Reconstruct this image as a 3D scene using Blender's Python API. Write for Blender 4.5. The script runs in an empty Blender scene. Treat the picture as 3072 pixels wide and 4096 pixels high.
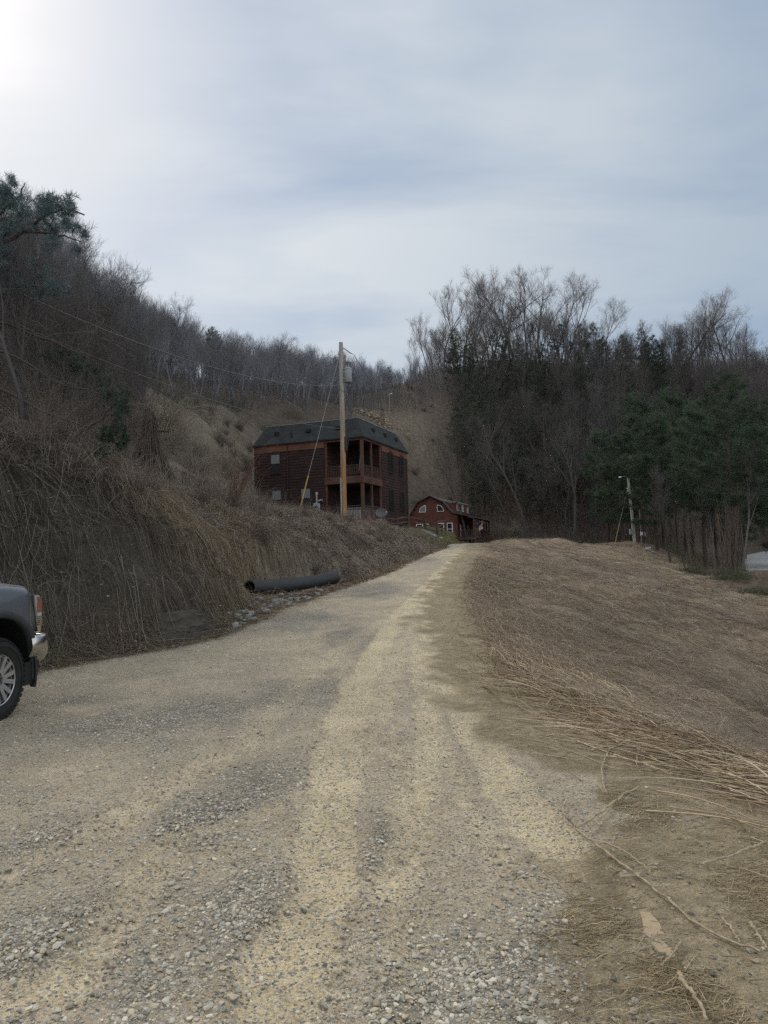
import bpy, math, random
import numpy as np
from mathutils import Vector, Matrix
random.seed(7)
rng = np.random.default_rng(7)
sc = bpy.context.scene
C = sc.collection
PI = math.pi
R_ = math.radians

# ------------------------------------------------------------------ camera
PITCH, ROLL, FPX, CAMH = math.atan(48/710), R_(1.3), 710.0, 1.6
r0 = np.array([1, 0, 0.]); u0 = np.array([0, -math.sin(PITCH), math.cos(PITCH)]); fw = np.array([0, math.cos(PITCH), math.sin(PITCH)])
CR = math.cos(ROLL)*r0 - math.sin(ROLL)*u0
CU = math.sin(ROLL)*r0 + math.cos(ROLL)*u0
cam_d = bpy.data.cameras.new('camera'); cam = bpy.data.objects.new('camera', cam_d); C.objects.link(cam)
cam.matrix_world = Matrix(((CR[0], CU[0], -fw[0], 0), (CR[1], CU[1], -fw[1], 0), (CR[2], CU[2], -fw[2], CAMH), (0, 0, 0, 1)))
cam_d.sensor_fit = 'VERTICAL'; cam_d.sensor_height = 36; cam_d.lens = 36*FPX/1024
cam_d.clip_start = 0.05; cam_d.clip_end = 6000
sc.camera = cam

def at(u, v, Y):                        # point of the place seen at photo position (u, v), Y metres ahead
    d = CR*(u-384)/FPX - CU*(v-512)/FPX + fw
    d = d*(Y/d[1])
    return np.array([d[0], d[1], d[2]+CAMH])
def proj(p):
    p = np.asarray(p, float) - np.array([0, 0, CAMH])
    z = p @ fw
    return 384 + FPX*(p @ CR)/z, 512 - FPX*(p @ CU)/z

# ------------------------------------------------------------------ small helpers
def tag(o, label=None, cat=None, group=None, kind=None):
    if label: o['label'] = label
    if cat: o['category'] = cat
    if group: o['group'] = group
    if kind: o['kind'] = kind
    return o
def empty(name, loc=(0, 0, 0), rz=0, label=None, cat=None, group=None):
    o = bpy.data.objects.new(name, None); C.objects.link(o)
    o.location = loc; o.rotation_euler = (0, 0, rz); o.empty_display_size = .2
    return tag(o, label, cat, group)
def link(name, me, mat=None, parent=None):
    o = bpy.data.objects.new(name, me); C.objects.link(o)
    if mat is not None and not me.materials: me.materials.append(mat)
    if parent is not None: o.parent = parent
    return o
def np_mesh(name, V, Q=None, T=None, smooth=False):
    me = bpy.data.meshes.new(name)
    V = np.asarray(V, np.float32)
    Q = np.zeros((0, 4), np.int32) if Q is None else np.asarray(Q, np.int32).reshape(-1, 4)
    T = np.zeros((0, 3), np.int32) if T is None else np.asarray(T, np.int32).reshape(-1, 3)
    me.vertices.add(len(V)); me.vertices.foreach_set('co', V.ravel())
    idx = np.concatenate([Q.ravel(), T.ravel()])
    me.loops.add(len(idx)); me.loops.foreach_set('vertex_index', idx)
    n = len(Q)+len(T)
    st = np.concatenate([np.arange(len(Q))*4, len(Q)*4+np.arange(len(T))*3]).astype(np.int32)
    me.polygons.add(n); me.polygons.foreach_set('loop_start', st)
    me.polygons.foreach_set('use_smooth', np.full(n, smooth))
    me.update(calc_edges=True)
    return me
def add_attr(me, name, arr):
    a = me.attributes.new(name, 'FLOAT', 'POINT'); a.data.foreach_set('value', np.asarray(arr, np.float32).ravel())
def add_col(me, name, arr):
    a = me.attributes.new(name, 'FLOAT_COLOR', 'POINT')
    arr = np.asarray(arr, np.float32)
    if arr.shape[1] == 3: arr = np.hstack([arr, np.ones((len(arr), 1), np.float32)])
    a.data.foreach_set('color', arr.ravel())
class MB:
    """collects shapes that become one mesh"""
    def __init__(s): s.V = []; s.Q = []; s.T = []; s.n = 0
    def raw(s, V, Q=None, T=None):
        V = np.asarray(V, float).reshape(-1, 3); s.V.append(V)
        if Q is not None and len(Q): s.Q.append(np.asarray(Q).reshape(-1, 4)+s.n)
        if T is not None and len(T): s.T.append(np.asarray(T).reshape(-1, 3)+s.n)
        s.n += len(V); return s
    def box(s, x0, x1, y0, y1, z0, z1):
        V = [(x, y, z) for x in (x0, x1) for y in (y0, y1) for z in (z0, z1)]
        return s.raw(V, [(0, 1, 3, 2), (4, 6, 7, 5), (0, 4, 5, 1), (2, 3, 7, 6), (0, 2, 6, 4), (1, 5, 7, 3)])
    def bar(s, p, q, w, h, up=(0, 0, 1)):
        p = np.array(p, float); q = np.array(q, float); t = q-p; t /= np.linalg.norm(t)
        a = np.cross(t, up)
        if np.linalg.norm(a) < 1e-4: a = np.cross(t, (0, 1, 0))
        a /= np.linalg.norm(a); b = np.cross(a, t)
        V = [e+a*i*w/2+b*j*h/2 for e in (p, q) for i in (-1, 1) for j in (-1, 1)]
        return s.raw(V, [(0, 1, 3, 2), (4, 6, 7, 5), (0, 4, 5, 1), (2, 3, 7, 6), (0, 2, 6, 4), (1, 5, 7, 3)])
    def tube(s, path, rad, S=8, cap=True):
        P = np.array(path, float)[None]; K = P.shape[1]
        Rr = np.full((1, K), rad) if np.isscalar(rad) else np.array(rad, float)[None]
        V, Q = tubes(P, Rr, S)
        s.raw(V, Q)
        if cap:
            for k, c in ((0, P[0, 0]), (K-1, P[0, -1])):
                ring = V[k*S:(k+1)*S]
                s.raw(np.vstack([ring, c]), None, [(i, (i+1) % S, S) for i in range(S)])
        return s
    def lathe(s, prof, S=24, axis='z', c=(0, 0, 0)):
        prof = np.array(prof, float); K = len(prof); a = np.arange(S)*2*PI/S
        X = prof[:, None, 0]*np.cos(a); Y = prof[:, None, 0]*np.sin(a); Z = np.repeat(prof[:, 1:2], S, 1)
        V = np.stack([X, Y, Z], -1).reshape(-1, 3)
        if axis == 'y': V = V[:, [0, 2, 1]]
        if axis == 'x': V = V[:, [2, 0, 1]]
        Q = [(k*S+i, k*S+(i+1) % S, (k+1)*S+(i+1) % S, (k+1)*S+i) for k in range(K-1) for i in range(S)]
        return s.raw(V+np.array(c), Q)
    def prism(s, poly, d0, d1, plane='xz'):
        """convex-ish polygon extruded; fan caps about the centroid"""
        n = len(poly); P = np.array(poly, float)
        def put(d):
            o = np.zeros((n+1, 3)); q = np.vstack([P, P.mean(0)])
            if plane == 'xz': o[:, 0] = q[:, 0]; o[:, 2] = q[:, 1]; o[:, 1] = d
            if plane == 'yz': o[:, 1] = q[:, 0]; o[:, 2] = q[:, 1]; o[:, 0] = d
            if plane == 'xy': o[:, 0] = q[:, 0]; o[:, 1] = q[:, 1]; o[:, 2] = d
            return o
        V = np.vstack([put(d0), put(d1)]); m = n+1
        T = [(i, (i+1) % n, n) for i in range(n)] + [(m+(i+1) % n, m+i, m+n) for i in range(n)]
        Q = [(i, m+i, m+(i+1) % n, (i+1) % n) for i in range(n)]
        return s.raw(V, Q, T)
    def build(s, name, mat, parent=None, smooth=False, bevel=0):
        V = np.vstack(s.V); Q = np.vstack(s.Q) if s.Q else None; T = np.vstack(s.T) if s.T else None
        o = link(name, np_mesh(name, V, Q, T, smooth), mat, parent)
        if bevel:
            b = o.modifiers.new('bevel', 'BEVEL'); b.width = bevel; b.segments = 2; b.limit_method = 'ANGLE'
        return o
def nrm(a): return a/np.maximum(np.linalg.norm(a, axis=-1, keepdims=True), 1e-9)
def tubes(P, R, S, ref=None):
    """many polylines P[N,K,3] with radii R[N,K] -> tubes of S sides (S=2: flat ribbons)"""
    N, K, _ = P.shape
    T = nrm(np.gradient(P, axis=1))
    if ref is None:
        ref = rng.normal(size=(N, 1, 3)) if N > 1 else np.array([[[.31, .22, .9]]])
        t0 = T.mean(1, keepdims=True)
        bad = np.abs((nrm(ref)*nrm(t0)).sum(-1, keepdims=True)) > .9
        ref = np.where(bad, ref[..., [1, 2, 0]]+np.array([.5, 0, -.3]), ref)
    A = nrm(np.cross(T, ref)); B = np.cross(T, A)
    if S == 2:
        V = np.stack([P-A*R[..., None], P+A*R[..., None]], 2).reshape(-1, 3)
        i = (np.arange(N)[:, None]*K+np.arange(K-1)).ravel()*2
        return V, np.stack([i, i+1, i+3, i+2], 1)
    ang = np.arange(S)*2*PI/S
    V = P[:, :, None]+R[:, :, None, None]*(A[:, :, None]*np.cos(ang)[:, None]+B[:, :, None]*np.sin(ang)[:, None])
    base = (np.arange(N)[:, None]*K+np.arange(K-1)).ravel()*S
    s = np.arange(S); s2 = (s+1) % S
    Q = np.stack([base[:, None]+s, base[:, None]+s2, base[:, None]+S+s2, base[:, None]+S+s], -1).reshape(-1, 4)
    return V.reshape(-1, 3), Q
def _h(i, j, seed):
    n = (i*374761393+j*668265263+seed*1442695041) & 0xFFFFFFFF
    n = ((n ^ (n >> 13))*1274126177) & 0xFFFFFFFF
    return ((n ^ (n >> 16)) & 0xFFFF)/65535.0
def vnoise(x, y, seed=0):
    x = np.asarray(x, float); y = np.asarray(y, float)
    i = np.floor(x).astype(np.int64); j = np.floor(y).astype(np.int64); fx = x-i; fy = y-j
    fx = fx*fx*(3-2*fx); fy = fy*fy*(3-2*fy)
    a = _h(i, j, seed)*(1-fx)+_h(i+1, j, seed)*fx; b = _h(i, j+1, seed)*(1-fx)+_h(i+1, j+1, seed)*fx
    return a*(1-fy)+b*fy
def fbm(x, y, seed=0, o=4):
    s = 0; a = .5; t = 0
    for k in range(o): s = s+a*vnoise(x*2**k, y*2**k, seed+k*17); t += a; a *= .5
    return s/t
def sstep(a, b, x):
    t = np.clip((x-a)/(b-a), 0, 1); return t*t*(3-2*t)

# ------------------------------------------------------------------ materials
def newmat(name):
    m = bpy.data.materials.new(name); m.use_nodes = True; nt = m.node_tree
    return m, nt, nt.nodes['Principled BSDF'], nt.nodes['Material Output']
def N_(nt, typ, **kw):
    n = nt.nodes.new(typ)
    for k, v in kw.items():
        if k.startswith('i_'):
            key = k[2:]; n.inputs[int(key) if key.isdigit() else key.replace('_', ' ')].default_value = v
        else: setattr(n, k, v)
    return n
def L_(nt, a, b): nt.links.new(a, b)
def ramp(nt, fac, stops):
    r = nt.nodes.new('ShaderNodeValToRGB'); e = r.color_ramp.elements
    while len(e) < len(stops): e.new(.5)
    for k, (p, c) in enumerate(stops):
        e[k].position = p; e[k].color = (*c, 1) if len(c) == 3 else c
    L_(nt, fac, r.inputs[0]); return r.outputs[0]
def mixc(nt, fac, a, b, mode='MIX'):
    m = nt.nodes.new('ShaderNodeMix'); m.data_type = 'RGBA'; m.blend_type = mode
    for sock, v in ((m.inputs[0], fac), (m.inputs[6], a), (m.inputs[7], b)):
        if hasattr(v, 'links') or hasattr(v, 'is_linked'): L_(nt, v, sock)
        elif isinstance(v, (int, float)): sock.default_value = v
        else: sock.default_value = (*v, 1) if len(v) == 3 else v
    return m.outputs[2]
def coords(nt, kind='Object', scale=(1, 1, 1)):
    t = nt.nodes.new('ShaderNodeTexCoord'); m = nt.nodes.new('ShaderNodeMapping'); m.inputs['Scale'].default_value = scale
    L_(nt, t.outputs[kind], m.inputs[0]); return m.outputs[0]
def noise(nt, vec, scale, detail=4, rough=.6, dist=0):
    n = N_(nt, 'ShaderNodeTexNoise', i_Scale=scale, i_Detail=detail, i_Roughness=rough, i_Distortion=dist)
    L_(nt, vec, n.inputs['Vector']); return n.outputs['Fac']
def bump(nt, bsdf, h, strength=.5, dist=.02):
    b = N_(nt, 'ShaderNodeBump', i_Strength=strength, i_Distance=dist); L_(nt, h, b.inputs['Height']); L_(nt, b.outputs[0], bsdf.inputs['Normal'])
def simple(name, col, rough=.8, var=.25, scale=6, metal=0, bumpy=0, stretch=(1, 1, 1), spec=.3, rnd=0):
    """one base colour broken up by two noises and, for repeats, by the object's own random value"""
    m, nt, b, _ = newmat(name)
    v = coords(nt, 'Object', stretch)
    n1 = noise(nt, v, scale, 5, .65)
    c = np.array(col)
    base = ramp(nt, n1, [(.25, tuple(c*(1-var))), (.55, tuple(c)), (.8, tuple(np.minimum(c*(1+var), 1)))])
    if rnd:
        oi = nt.nodes.new('ShaderNodeObjectInfo')
        mr = N_(nt, 'ShaderNodeMapRange', i_3=1-rnd, i_4=1+rnd); L_(nt, oi.outputs['Random'], mr.inputs[0])
        cc = nt.nodes.new('ShaderNodeCombineColor'); [L_(nt, mr.outputs[0], cc.inputs[k]) for k in range(3)]
        base = mixc(nt, 1.0, base, cc.outputs[0], 'MULTIPLY')
    L_(nt, base, b.inputs['Base Color'])
    b.inputs['Roughness'].default_value = rough; b.inputs['Metallic'].default_value = metal
    b.inputs['Specular IOR Level'].default_value = spec
    if bumpy: bump(nt, b, n1, .6, bumpy)
    return m
def attr_mat(name, rough=.95, var=.35, scale=3, attr='Col', bumpd=0.0, fine=40):
    """colour from the mesh's own colour attribute, broken up by noise"""
    m, nt, b, _ = newmat(name)
    a = N_(nt, 'ShaderNodeAttribute', attribute_name=attr)
    v = coords(nt, 'Object')
    n1 = noise(nt, v, scale, 6, .7); n2 = noise(nt, v, fine, 3, .7)
    k1 = ramp(nt, n1, [(.3, (1-var,)*3), (.7, (1+var,)*3)])
    k2 = ramp(nt, n2, [(.3, (1-var,)*3), (.7, (1+var,)*3)])
    c = mixc(nt, 1., a.outputs['Color'], k1, 'MULTIPLY'); c = mixc(nt, 1., c, k2, 'MULTIPLY')
    L_(nt, c, b.inputs['Base Color']); b.inputs['Roughness'].default_value = rough; b.inputs['Specular IOR Level'].default_value = .15
    if bumpd:
        ad = N_(nt, 'ShaderNodeMath', operation='ADD'); L_(nt, n1, ad.inputs[0]); L_(nt, n2, ad.inputs[1]); bump(nt, b, ad.outputs[0], .8, bumpd)
    return m

# ------------------------------------------------------------------ world, sun
SUN_AZ, SUN_EL = R_(-38), R_(38)           # azimuth from +Y (ahead), negative = left
sund = np.array([math.sin(SUN_AZ)*math.cos(SUN_EL), math.cos(SUN_AZ)*math.cos(SUN_EL), math.sin(SUN_EL)])
w = bpy.data.worlds.new('World'); sc.world = w; w.use_nodes = True; nt = w.node_tree
bg = nt.nodes['Background']
sky = N_(nt, 'ShaderNodeTexSky', sky_type='NISHITA', sun_disc=False, sun_elevation=SUN_EL, sun_rotation=SUN_AZ, air_density=1.2, dust_density=2.5, ozone_density=1.5)
tc = nt.nodes.new('ShaderNodeTexCoord')
sep = nt.nodes.new('ShaderNodeSeparateXYZ'); L_(nt, tc.outputs['Generated'], sep.inputs[0])
# cloud sheet: direction flattened onto a layer overhead
zz = N_(nt, 'ShaderNodeMath', operation='MAXIMUM', i_1=.02); L_(nt, sep.outputs[2], zz.inputs[0])
zz2 = N_(nt, 'ShaderNodeMath', operation='ADD', i_1=.22); L_(nt, zz.outputs[0], zz2.inputs[0])
dv = N_(nt, 'ShaderNodeVectorMath', operation='DIVIDE'); L_(nt, tc.outputs['Generated'], dv.inputs[0])
cz = nt.nodes.new('ShaderNodeCombineXYZ'); [L_(nt, zz2.outputs[0], cz.inputs[k]) for k in range(3)]
L_(nt, cz.outputs[0], dv.inputs[1])
mp = N_(nt, 'ShaderNodeMapping'); mp.inputs['Scale'].default_value = (.8, 1.75, .25); mp.inputs['Rotation'].default_value = (0, 0, R_(-14)); mp.inputs['Location'].default_value = (.35, .3, 0)
L_(nt, dv.outputs[0], mp.inputs[0])
cn = noise(nt, mp.outputs[0], 1.15, 6, .52, .35)
dots = N_(nt, 'ShaderNodeVectorMath', operation='DOT_PRODUCT'); dots.inputs[1].default_value = tuple(sund); L_(nt, tc.outputs['Generated'], dots.inputs[0])
glow = N_(nt, 'ShaderNodeMapRange', interpolation_type='SMOOTHSTEP', i_1=.42, i_2=1.08, i_3=0, i_4=1); L_(nt, dots.outputs['Value'], glow.inputs[0])
cloudc = mixc(nt, glow.outputs[0], (4.3, 5.15, 6.1), (8.2, 8.5, 8.7))
cover = ramp(nt, cn, [(.34, (.12,)*3), (.5, (.55,)*3), (.64, (.95,)*3)])
thin = mixc(nt, .66, sky.outputs[0], (2.45, 3.65, 5.45))        # blue seen through thin cloud
skyc = mixc(nt, cover, thin, cloudc)
hz_ = ramp(nt, sep.outputs[2], [(.0, (.62,)*3), (.34, (.0,)*3)])
skyc = mixc(nt, hz_, skyc, mixc(nt, glow.outputs[0], (6.2, 6.8, 7.5), (7.8, 8.1, 8.3)))
fill_dir = N_(nt, 'ShaderNodeVectorMath', operation='DOT_PRODUCT'); fill_dir.inputs[1].default_value = (.25, -.62, .74); L_(nt, tc.outputs['Generated'], fill_dir.inputs[0])
om = N_(nt, 'ShaderNodeMapRange', interpolation_type='SMOOTHSTEP', i_1=.05, i_2=.75, i_3=1, i_4=2.4); L_(nt, fill_dir.outputs['Value'], om.inputs[0])      # sky boost overhead and behind, added to light surfaces facing the camera
oc = nt.nodes.new('ShaderNodeCombineColor'); [L_(nt, om.outputs[0], oc.inputs[k]) for k in range(3)]
skyc = mixc(nt, 1, skyc, oc.outputs[0], 'MULTIPLY'); of = N_(nt, 'ShaderNodeMapRange', i_1=.05, i_2=.6); L_(nt, fill_dir.outputs['Value'], of.inputs[0]); skyc = mixc(nt, of.outputs[0], skyc, mixc(nt, 1, skyc, (1.12, 1.0, .86), 'MULTIPLY'))  # warm tint added to the boosted part of the sky
L_(nt, skyc, bg.inputs[0]); bg.inputs[1].default_value = .1
sl = bpy.data.lights.new('sun', 'SUN'); so = bpy.data.objects.new('sun', sl); C.objects.link(so)
sl.energy = 1.9; sl.angle = R_(16); sl.color = (1, .93, .82)
so.rotation_euler = Vector(-sund).to_track_quat('-Z', 'Y').to_euler(); so.location = (0, 0, 60)
sc.view_settings.view_transform = 'Standard'; sc.view_settings.look = 'None'; sc.view_settings.exposure = 0; sc.view_settings.gamma = 1
sc.cycles.max_bounces = 5; sc.cycles.diffuse_bounces = 3; sc.cycles.glossy_bounces = 3; sc.cycles.transparent_max_bounces = 8
sc.cycles.use_adaptive_sampling = True; sc.cycles.adaptive_threshold = .02
sc.cycles.use_denoising = False
sc.cycles.sample_clamp_indirect = 2; sc.cycles.sample_clamp_direct = 8

# ------------------------------------------------------------------ terrain
YS = [-40, 0, 5, 8, 11, 14, 18, 22, 26, 32, 40, 50, 56, 65, 80, 95, 110]
ZS = [-.6, 0, 0, .03, .12, .27, .5, .78, 1.12, 1.55, 2.02, 2.6, 2.75, 2.7, 2.9, 3.3, 3.5]
LY = [-40, 0, 4, 8, 10.6, 12.9, 15, 17.7, 21.6, 26, 35, 45, 50, 55, 65, 80, 95, 110]
LX = [-7.5, -7.6, -7.3, -6.4, -5.15, -3.3, -3.0, -2.65, -1.55, -.1, 1.65, 3.8, 4.6, 5.3, 7, 9.5, 11.8, 14]
RY = [-40, 0, 4.8, 5.3, 6.3, 7.3, 9.6, 14.7, 22, 30, 40, 50, 55, 65, 80, 95, 110]
RX = [3.2, 3.0, 2.6, 2.3, 2.07, 1.85, 1.6, 1.65, 2.35, 3.7, 5.3, 6.9, 8, 10, 13, 15.5, 18]
zr = lambda y: np.interp(y, YS, ZS)
_yy = np.arange(-40, 110, .25)
def _sm(a, n=9): return np.convolve(np.pad(a, n//2, 'edge'), np.ones(n)/n, 'valid')
_xl = _sm(np.interp(_yy, LY, LX)); _xr = _sm(np.interp(_yy, RY, RX)); _zr = _sm(zr(_yy), 13)
xl = lambda y: np.interp(y, _yy, _xl); xr = lambda y: np.interp(y, _yy, _xr); zr = lambda y: np.interp(y, _yy, _zr)
def road_z(x, y):
    s = (x-xl(y))/np.maximum(xr(y)-xl(y), .1)
    return zr(y)+.05*(1-(2*s-1)**2)*.8-.02

CP = []
def cp(*pts): CP.extend([tuple(p) for p in pts])
for y in (-40, -20, -8, 0, 3, 5, 7, 9, 11, 13, 15, 17, 20, 23, 26, 30, 35, 40, 45, 50, 55, 62, 70, 80, 92):
    z = float(zr(y)); a = float(xl(y)); b = float(xr(y))
    cp((a, y, z-.03), ((a+b)/2, y, z), (b, y, z-.02))
    if y <= 56:                                                   # cut bank on the left
        hb = float(np.interp(y, [-40, 4, 8, 12, 15, 18, 22, 26, 32, 40, 48, 56], [2, 2.7, 2.9, 2.8, 2.2, 1.75, 1.6, 1.7, 1.85, 1.75, 1.35, 1.15]))
        wb = float(np.interp(y, [-40, 4, 8, 12, 16, 18, 30, 40, 50, 56], [4, 2.2, 2.0, 2.0, 2.1, 2.4, 3.0, 3.4, 3.4, 3.0]))
        cp((a-.35, y, z-.06), (a-wb*.35, y, z+hb*.36), (a-wb*.62, y, z+hb*.74), (a-wb, y, z+hb))
    if y <= 46:                                                   # bank falling away on the right
        k = float(np.interp(y, [-40, 5, 15, 35, 46], [.38, .39, .33, .20, .11]))
        for t in (.5, 1.2, 3, 6.4, 11, 17): cp((b+t, y, z-k*t*(t/(t+.6))*1.02))
        cp((b+30, y, z-k*22), (b+60, y, z-k*24))
for p in [(479, 546, 50), (509, 540.5, 50), (546, 542.5, 55), (575, 545, 57), (597, 546, 60), (634, 543.5, 70), (615, 544, 66), (655, 549, 68), (671, 560, 62), (690, 573, 56), (708, 588, 50), (740, 598, 43), (768, 606, 37),
          (560, 549, 75), (640, 548, 84), (724, 577, 53), (700, 566, 62), (745, 574, 70), (690, 556, 75), (748, 572, 85), (768, 566, 88), (768, 550, 112), (800, 552, 100),
          # left hillside
          (97, 470, 15), (60, 462, 14.2), (0, 455, 13.2), (125, 495, 15.6), (185, 523, 15.6), (160, 500, 18), (250, 522, 21), (285, 540, 22),
          (0, 432, 17), (45, 440, 18.5), (100, 450, 22), (153, 486, 24), (130, 470, 23), (190, 463, 40), (236, 490, 47), (200, 495, 25), (225, 507, 28), (250, 512, 40), (244, 506, 46),
          (240, 446, 68), (205, 424, 56), (150, 422, 38), (0, 352, 30), (60, 388, 32), (-80, 380, 17), (-150, 420, 12), (130, 390, 50), (180, 392, 65), (230, 410, 75), (256, 428, 80), (249, 466, 66),
          (300, 512, 34), (320, 519, 36), (343.6, 524.5, 39), (260, 503, 36), (360, 530, 43), (375, 532, 46),
          (90, 366, 65), (20, 330, 52), (-80, 300, 45), (165, 387, 105), (240, 398, 170), (330, 391, 300), (410, 400, 430), (60, 352, 110), (160, 385, 220),
          (300, 407, 100), (340, 411, 115), (370, 413, 130), (380, 427, 125), (400, 430, 124), (390, 402, 190), (350, 393, 270), (300, 393, 260), (440, 398, 430),
          # right hill
          (412, 482, 114), (410, 442, 126), (430, 412, 146), (445, 392, 160), (440, 374, 178), (470, 370, 180), (520, 366, 182), (570, 371, 180), (620, 379, 174), (690, 384, 165), (768, 376, 170), (880, 372, 170), (1000, 372, 170),
          (440, 512, 112), (486, 531, 108), (540, 537, 104), (620, 541, 102), (700, 538, 116), (500, 460, 136), (580, 460, 132), (660, 460, 130), (768, 470, 134), (880, 480, 130)]:
    cp(at(*p))
# fence line, grass knoll, benches the two houses stand on
for p in [(397.3, 533.5, 51), (381, 531, 48), (425, 529, 57), (446, 531, 62), (420, 530.5, 55.5), (432, 538, 57), (450, 537, 63), (444, 543, 58)]: cp(at(*p))
cp((-1.4, 50, 4.1), (-5.6, 51.7, 4.35), (-9.6, 53.4, 5.0), (1.9, 58.2, 4.1), (-2, 61.6, 4.6), (-6.3, 61.6, 5.3), (0, 54, 4.0), (3.5, 60, 4.0), (6, 66, 4.1))
cp((4, 80, 4.3), (0, 72, 4.6), (-6, 72, 7.5), (6.5, 97, 4.2), (9, 95, 4.1), (12.6, 94, 3.7), (15, 103, 4.0), (5.5, 105, 4.7), (2, 95, 5.4), (0, 104, 8), (11, 106, 4.6), (-3, 90, 8))
# beyond the ridges and around the rest
cp((-62, 60, 40), (-72, 130, 40), (-95, 240, 58), (-62, 330, 74), (-220, 60, 70), (-220, 300, 110), (-260, 700, 90), (0, 520, 105), (60, 560, 100), (30, 900, 80), (200, 700, 90), (-30, 20, 21), (-32, -10, 16), (-60, -40, 30), (-20, -10, 10), (-200, -100, 60), (-700, -100, 80), (-700, 500, 100), (-700, 1200, 90), (0, 1200, 90), (700, 1200, 90), (700, 500, 80), (700, -100, 40),
   (120, 240, 60), (60, 250, 62), (30, 260, 60), (300, 300, 70), (300, 150, 50), (140, 140, 28), (130, 90, 4), (110, 60, -4), (100, 20, -5), (80, -10, -6), (80, -80, -6), (300, -80, 20), (300, 50, 20), (0, -80, -2), (18, 330, 75), (24, 250, 54), (14, 205, 46))
CPA = np.array(CP, float)
_, keep = np.unique(np.round(CPA[:, :2], 1), axis=0, return_index=True); CPA = CPA[np.sort(keep)]
c2 = .5
def _phi(d2): return np.sqrt(d2+c2)
D2 = ((CPA[:, None, :2]-CPA[None, :, :2])**2).sum(-1)
n = len(CPA); M = np.zeros((n+3, n+3)); M[:n, :n] = -_phi(D2)+np.eye(n)*-.02*0+np.eye(n)*.05
M[:n, n] = M[n, :n] = 1; M[:n, n+1:] = CPA[:, :2]; M[n+1:, :n] = CPA[:, :2].T
sol = np.linalg.solve(M, np.concatenate([CPA[:, 2], [0, 0, 0]]))
def rbf(x, y):
    x = np.asarray(x, float); y = np.asarray(y, float); sh = x.shape; x = x.ravel(); y = y.ravel(); out = np.zeros(len(x))
    for s in range(0, len(x), 20000):
        d2 = (x[s:s+20000, None]-CPA[:, 0])**2+(y[s:s+20000, None]-CPA[:, 1])**2
        out[s:s+20000] = -_phi(d2) @ sol[:n]+sol[n]+x[s:s+20000]*sol[n+1]+y[s:s+20000]*sol[n+2]
    return out.reshape(sh)
def axis(segs):
    a = [segs[0][0]]
    for lo, hi, st in segs:
        m = max(1, int(round((hi-lo)/st))); a.extend(lo+(hi-lo)*(np.arange(m)+1)/m)
    return np.array(a)
GX = axis([(-800, -250, 25), (-250, -80, 6), (-80, -30, 1.5), (-30, -12, .45), (-12, 12, .2), (12, 32, .4), (32, 80, 1.5), (80, 250, 6), (250, 800, 25)])
GY = axis([(-120, -20, 10), (-20, 0, 1), (0, 30, .2), (30, 70, .4), (70, 130, 1.2), (130, 260, 4), (260, 600, 10), (600, 1200, 30)])
gx, gy = np.meshgrid(GX, GY)
H = rbf(gx, gy)
def road_w(x, y):           # 1 inside the track, 0 outside
    d = np.maximum(xl(y)-x, x-xr(y))
    return np.where(y < 108, 1-sstep(.05, .75, d), 0), d
rw, rd = road_w(gx, gy)
_cut = np.where((gx < xl(gy)) & (gy > -20), sstep(.2, .8, rd)*(1-sstep(4.5, 7.5, rd))*(1-sstep(15.5, 19, gy)), 0)
_zz = H+.25*fbm(gx*.6, gy*.6, 12); H = H+_cut*(.17*np.sin(_zz*2*PI/.95)+(fbm(gx*1.0, gy*1.0, 14)-.5)*.55+(fbm(gx*3, gy*3, 15)-.5)*.22)
lump = (fbm(gx*.55, gy*.55, 3)-.5)*.55+(fbm(gx*1.7, gy*1.7, 9)-.5)*.28
lump2 = (fbm(gx*.12, gy*.12, 5)-.5)*2.2*sstep(20, 70, np.hypot(gx, gy-5))
edgef = sstep(.3, 2.2, rd)
side = np.where(gx < xl(gy), 1.25, .62)
leftcut = (gx < xl(gy)) & (gy < 17)
terr = np.floor(fbm(gx*.3, gy*.3, 21)*9)/9
_ru, _rv = gx*.85-gy*.53, gx*.53+gy*.85; _g = (fbm(_ru*.16, _rv*.75, 16)-.5)*1.0+(fbm(_ru*.5, _rv*2.0, 18)-.5)*.4; H = H+np.where((gx > xr(gy)) & (gy < 70) & (gy > -20), _g*sstep(1.2, 4, rd), 0)
H = H+edgef*(lump*side+lump2*.7*(np.hypot(gx, gy-5) > 20))
H = H*(1-rw)+road_z(gx, gy)*rw
PIPE_A, PIPE_B = at(249.5, 591, 18.5), at(334.5, 579.5, 23.2)
_t = np.clip(((gx-PIPE_A[0])*(PIPE_B-PIPE_A)[0]+(gy-PIPE_A[1])*(PIPE_B-PIPE_A)[1])/((PIPE_B-PIPE_A)[:2] @ (PIPE_B-PIPE_A)[:2]), -.12, 1.1)
_pd = np.hypot(gx-PIPE_A[0]-_t*(PIPE_B-PIPE_A)[0], gy-PIPE_A[1]-_t*(PIPE_B-PIPE_A)[1]); _pz = PIPE_A[2]+_t*(PIPE_B-PIPE_A)[2]-.18
_w = 1-sstep(.25, .75, _pd); H = np.where(_pd < .8, np.minimum(H, H*(1-_w)+_pz*_w), H); H = np.where(_pd < .5, np.maximum(H, _pz-.04), H)     # the pipe lies in a shallow ditch
_ac = np.array([at(u, v, Y) for u, v, Y in [(900, 606, 52), (830, 588, 60), (790, 578, 68), (768, 571, 77), (757, 565, 88), (762, 557, 102), (790, 550, 120), (830, 545, 140), (900, 540, 160)]])
_tt = np.linspace(0, 1, 120); ASPH = np.stack([np.convolve(np.pad(np.interp(_tt, np.linspace(0, 1, len(_ac)), _ac[:, k]), 6, 'edge'), np.ones(13)/13, 'valid') for k in range(3)], 1)
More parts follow.
